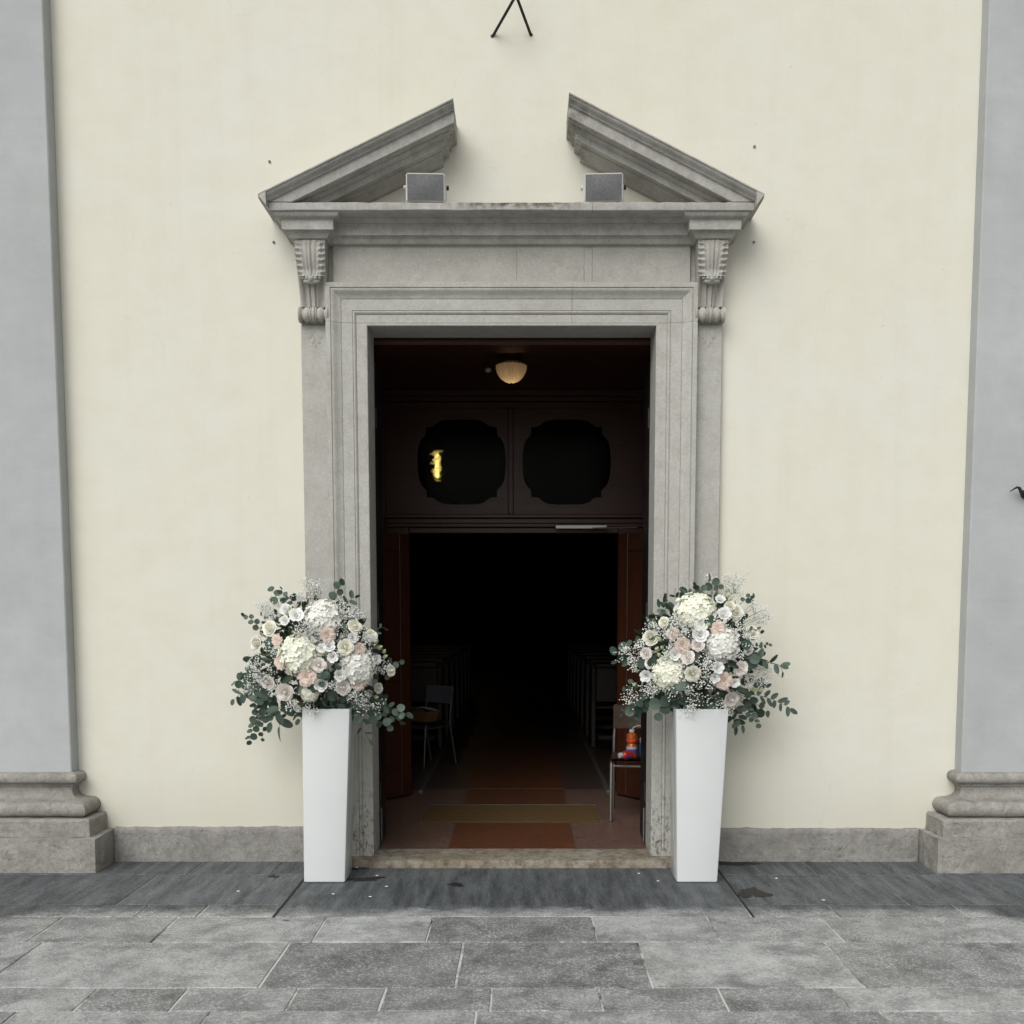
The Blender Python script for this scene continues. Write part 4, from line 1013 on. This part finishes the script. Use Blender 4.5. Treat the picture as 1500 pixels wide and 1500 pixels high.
    for z, ang, sz_, kind in leaves:
        P, n = surf(z, .03 if kind == 'd' else -.005); sz_ *= .62 if kind == 'd' else .9; a = R(ang); one_leaf(A, P - base, Vector((math.cos(a), -.2, math.sin(a))), sz_/5/252.0/2, kind)
    return A
def parse(s):   # "kind x y d; ..."
    return [(a[0], (float(a[1]), float(a[2])), float(a[3])) for a in (q.split() for q in s.split(';'))]
FL = parse('hw 770 290 265;hg 600 595 300;hw 1020 690 275;hg 660 880 130;rw 370 400 112;rw 270 510 105;rw 1000 385 110;rw 1125 455 100;rw 930 540 118;rw 1265 710 95;rw 1175 840 82;rw 575 990 55;'
           'lw 570 305 115;lw 485 345 80;lw 495 265 95;lw 835 615 85;lw 890 745 95;lw 750 815 105;lw 812 530 95;lw 755 548 75;lw 1160 630 80;lw 985 470 85;'
           'rb 735 670 105;rb 485 870 128;rb 915 835 115;rb 360 800 100;cp 800 450 100;cp 465 650 98;cp 650 760 118;cp 1025 800 100;cp 1035 550 78;cp 430 490 70;'
           'bd 1175 545 45;bd 1155 505 45;bd 1215 610 40;bd 775 585 42;bd 1210 575 36;bd 525 262 36;bd 505 300 36;bd 1025 425 40;bd 1150 905 38')
GL = [((a, b), c) for a, b, c in ((680,130,95),(580,170,75),(730,110,55),(390,270,85),(420,200,60),(360,300,55),(700,420,110),(640,400,70),(1000,490,110),(1080,480,60),(900,260,70),(950,300,55),(300,690,80),(330,790,95),(370,580,75),(340,720,70),(1020,920,95),(960,880,60),(1180,700,60),(850,820,60),(1150,960,55),(240,850,60),(420,830,50),(690,1000,50),(560,950,50),(880,600,40),(1000,300,40),(260,660,50))]
BL = [((430,260),(385,115),3,62,'e'),((500,230),(455,105),4,42,'e'),((560,230),(500,170),4,60,'e'),((850,240),(905,75),4,60,'e'),((930,250),(1010,165),4,50,'l'),((300,450),(185,300),6,46,'e'),((330,400),(310,290),3,40,'e'),((310,600),(205,625),2,85,'e'),
      ((300,790),(105,800),6,66,'e'),((290,760),(165,740),4,62,'e'),((270,850),(105,935),6,62,'l'),((320,890),(225,1235),13,62,'e'),((290,960),(320,1225),7,46,'e'),((450,930),(445,1160),4,92,'l'),((480,930),(375,1110),5,78,'l'),((380,930),(370,1010),3,60,'l'),
      ((800,880),(830,990),4,90,'e'),((700,990),(585,1095),4,66,'e'),((720,1000),(655,1160),5,50,'l'),((780,1000),(785,1160),5,48,'l'),((830,980),(850,1105),4,48,'l'),((660,980),(700,1080),5,52,'l'),((760,960),(740,1060),5,56,'e'),((930,960),(1120,1240),6,46,'l'),
      ((1040,980),(1385,1035),9,70,'e'),((1080,960),(1345,1095),8,70,'e'),((1060,1030),(1250,1135),6,76,'e'),((1120,880),(1230,975),5,80,'e'),((1240,690),(1350,650),3,56,'e'),((1130,560),(1190,370),3,26,'l'),((980,970),(1080,1090),5,60,'e'),((600,950),(560,1050),4,50,'l'),((880,960),(900,1050),4,46,'l'),((1180,400),(1235,415),2,22,'l')]
BL += [((350,840),(225,900),6,70,'e'),((380,890),(295,965),5,70,'e'),((420,890),(330,1000),5,66,'l'),((340,740),(215,705),5,60,'e'),((400,860),(250,960),7,62,'e'),((520,940),(480,1040),5,52,'l'),((1100,700),(1240,760),4,54,'e'),((560,960),(620,1050),5,50,'l'),((860,940),(960,1030),5,56,'e')]
LL = [((810,725),200,95,'e'),((345,520),20,95,'e'),((440,690),150,120,'d'),((480,720),-30,110,'d'),((655,850),20,80,'e'),((740,822),40,50,'e'),((420,560),200,80,'d'),((560,420),240,90,'d'),((900,330),300,90,'d'),((690,380),180,80,'d'),((860,560),240,70,'d'),((960,620),200,60,'d'),((1100,560),300,70,'d'),((540,740),220,90,'d'),((590,800),260,80,'d'),((780,720),280,70,'e'),((370,640),170,70,'d'),((850,690),10,60,'e')]
arrangement('round white and peach bouquet with long eucalyptus strand hanging down over cream wall', 463, 962, .375, .375, FL, GL, BL, LL, (320, 840), 5)
FR = parse('hg 695 320 285;hw 890 560 250;hg 495 770 240;rw 990 330 115;rw 945 285 85;rw 1110 480 105;rw 365 520 115;rw 675 785 118;lw 875 240 80;rw 460 405 80;'
           'lw 905 345 105;lw 730 500 120;lw 545 645 95;lw 330 800 98;lw 735 430 110;lw 985 850 80;lw 835 815 80;lw 860 740 95;'
           'rb 635 660 105;rb 1030 745 108;rb 960 975 122;rb 710 570 98;rb 1085 610 78;rb 330 635 88;rb 355 710 75;cp 525 495 82;cp 600 575 100;cp 855 445 92;cp 900 835 112;'
           'bd 590 885 50;bd 640 930 40;bd 435 535 44;bd 450 595 44;bd 410 610 44;bd 430 885 42;bd 785 430 46;bd 1110 905 50;bd 1165 905 42;bd 265 765 36;bd 250 860 36;bd 925 225 40;bd 940 255 40;bd 430 650 38')
GR = [((a, b), c) for a, b, c in ((920,130,100),(960,195,95),(850,110,50),(1000,150,60),(1150,350,85),(1120,300,50),(1190,400,45),(1010,460,85),(1080,560,65),(560,430,95),(470,440,65),(400,460,60),(620,450,95),(540,380,60),(230,650,85),(250,720,60),(750,660,110),(720,850,95),(660,960,95),(330,900,85),(230,930,65),(540,890,65),(880,1000,60),(1120,800,105),(1170,760,75),(1090,850,60),(640,1030,60),(480,640,50),(520,540,55),(900,410,55),(300,570,50),(800,720,60),(200,610,40),(420,860,60),(990,640,50))]
BR = [((790,240),(690,125),4,52,'e'),((820,210),(800,85),3,75,'e'),((770,240),(670,205),4,56,'e'),((850,200),(870,130),3,46,'e'),((1030,270),(1120,210),5,44,'e'),((450,390),(440,320),4,44,'e'),((1080,480),(1180,480),4,40,'e'),((1100,620),(1240,575),8,32,'e'),((1090,690),(1345,740),5,58,'l'),((1110,700),(1230,690),3,68,'e'),((1320,720),(1330,800),2,52,'l'),((1080,950),(1400,1045),11,54,'l'),((1050,990),(1150,1165),8,54,'e'),((1080,1000),(1220,1085),5,78,'e'),((950,1040),(985,1195),4,66,'l'),((1000,1030),(1040,1180),5,58,'l'),((1080,1040),(1145,1100),4,60,'e'),
      ((220,690),(95,615),3,92,'e'),((220,720),(90,700),3,50,'l'),((280,940),(235,1140),6,82,'e'),((330,930),(320,1030),4,74,'e'),((430,940),(430,1095),4,92,'e'),((470,950),(520,1050),5,62,'e'),((740,990),(790,1085),4,66,'e'),((700,990),(720,1060),3,72,'e'),((240,1030),(145,1090),5,30,'l'),((380,950),(380,1020),3,70,'e'),((560,940),(560,1030),4,60,'l'),((1050,680),(1130,700),3,80,'e'),((1060,600),(1020,600),2,70,'d')]
BR += [((1050,650),(1190,640),5,54,'e'),((1080,880),(1230,870),5,56,'e'),((600,970),(520,1045),5,62,'e'),((830,980),(900,1045),4,62,'e'),((1040,960),(1130,1040),5,66,'e'),((260,860),(170,900),4,52,'e'),((290,600),(210,560),3,50,'e'),((660,990),(640,1060),4,56,'l')]
LR = [((315,745),100,85,'e'),((375,735),80,85,'e'),((840,390),200,100,'e'),((930,690),330,90,'d'),((600,830),250,90,'e'),((1040,600),60,80,'e'),((780,790),200,80,'d'),((560,540),180,80,'d'),((650,600),250,60,'d'),((470,560),120,80,'d'),((960,900),-10,110,'d'),((1020,920),-15,110,'d'),((820,600),240,70,'d'),((700,720),220,70,'d'),((1090,660),-30,80,'e'),((560,850),240,80,'e'),((420,500),200,70,'d'),((850,240),80,70,'d')]
arrangement('peaked white and blush bouquet with baby\'s breath cloud rising against the cream wall', 1017, 952, .365, .385, FR, GR, BR, LR, (880, 830), 9)

# fallen petals on the slab and a torn leaf
pm = MB().grid(lambda u, v: ((u-.5)*.016*(1 - .5*(2*v-1)**2), (v-.5)*.018, .003 + .004*((2*u-1)**2 + (2*v-1)**2)*.5), 4, 4).mesh('fallen_petal', M_PW, smooth=70, fix=False)
for px_, py_ in ((523, 1272), (552, 1284), (566, 1300), (488, 1311), (542, 1315), (936, 1281), (964, 1292), (1206, 1320), (349, 1307), (1137, 1288)):
    p = G(px_, py_); o = link('fallen_petal', pm, None, (p.x, p.y, .001)); o.rotation_euler = (0, 0, random.uniform(0, 6))
    tag(o, 'tiny white petal fallen on the dark paving slabs', 'petal', 'fallen petals')
p = G(425, 1349); o = link('fallen_leaf', euc(2, 1.6).mesh('leaf', leaf_mat('pale_fallen_leaf', (.22, .30, .20), (.30, .36, .26)), smooth=80, fix=False), None, M=Matrix.Translation((p.x, p.y, .004)) @ Matrix.Rotation(1.2, 4, 'Z') @ Matrix.Diagonal((.016, .016, .016, 1)))
tag(o, 'pale green leaf fallen at the corner of the big door slab', 'leaf')
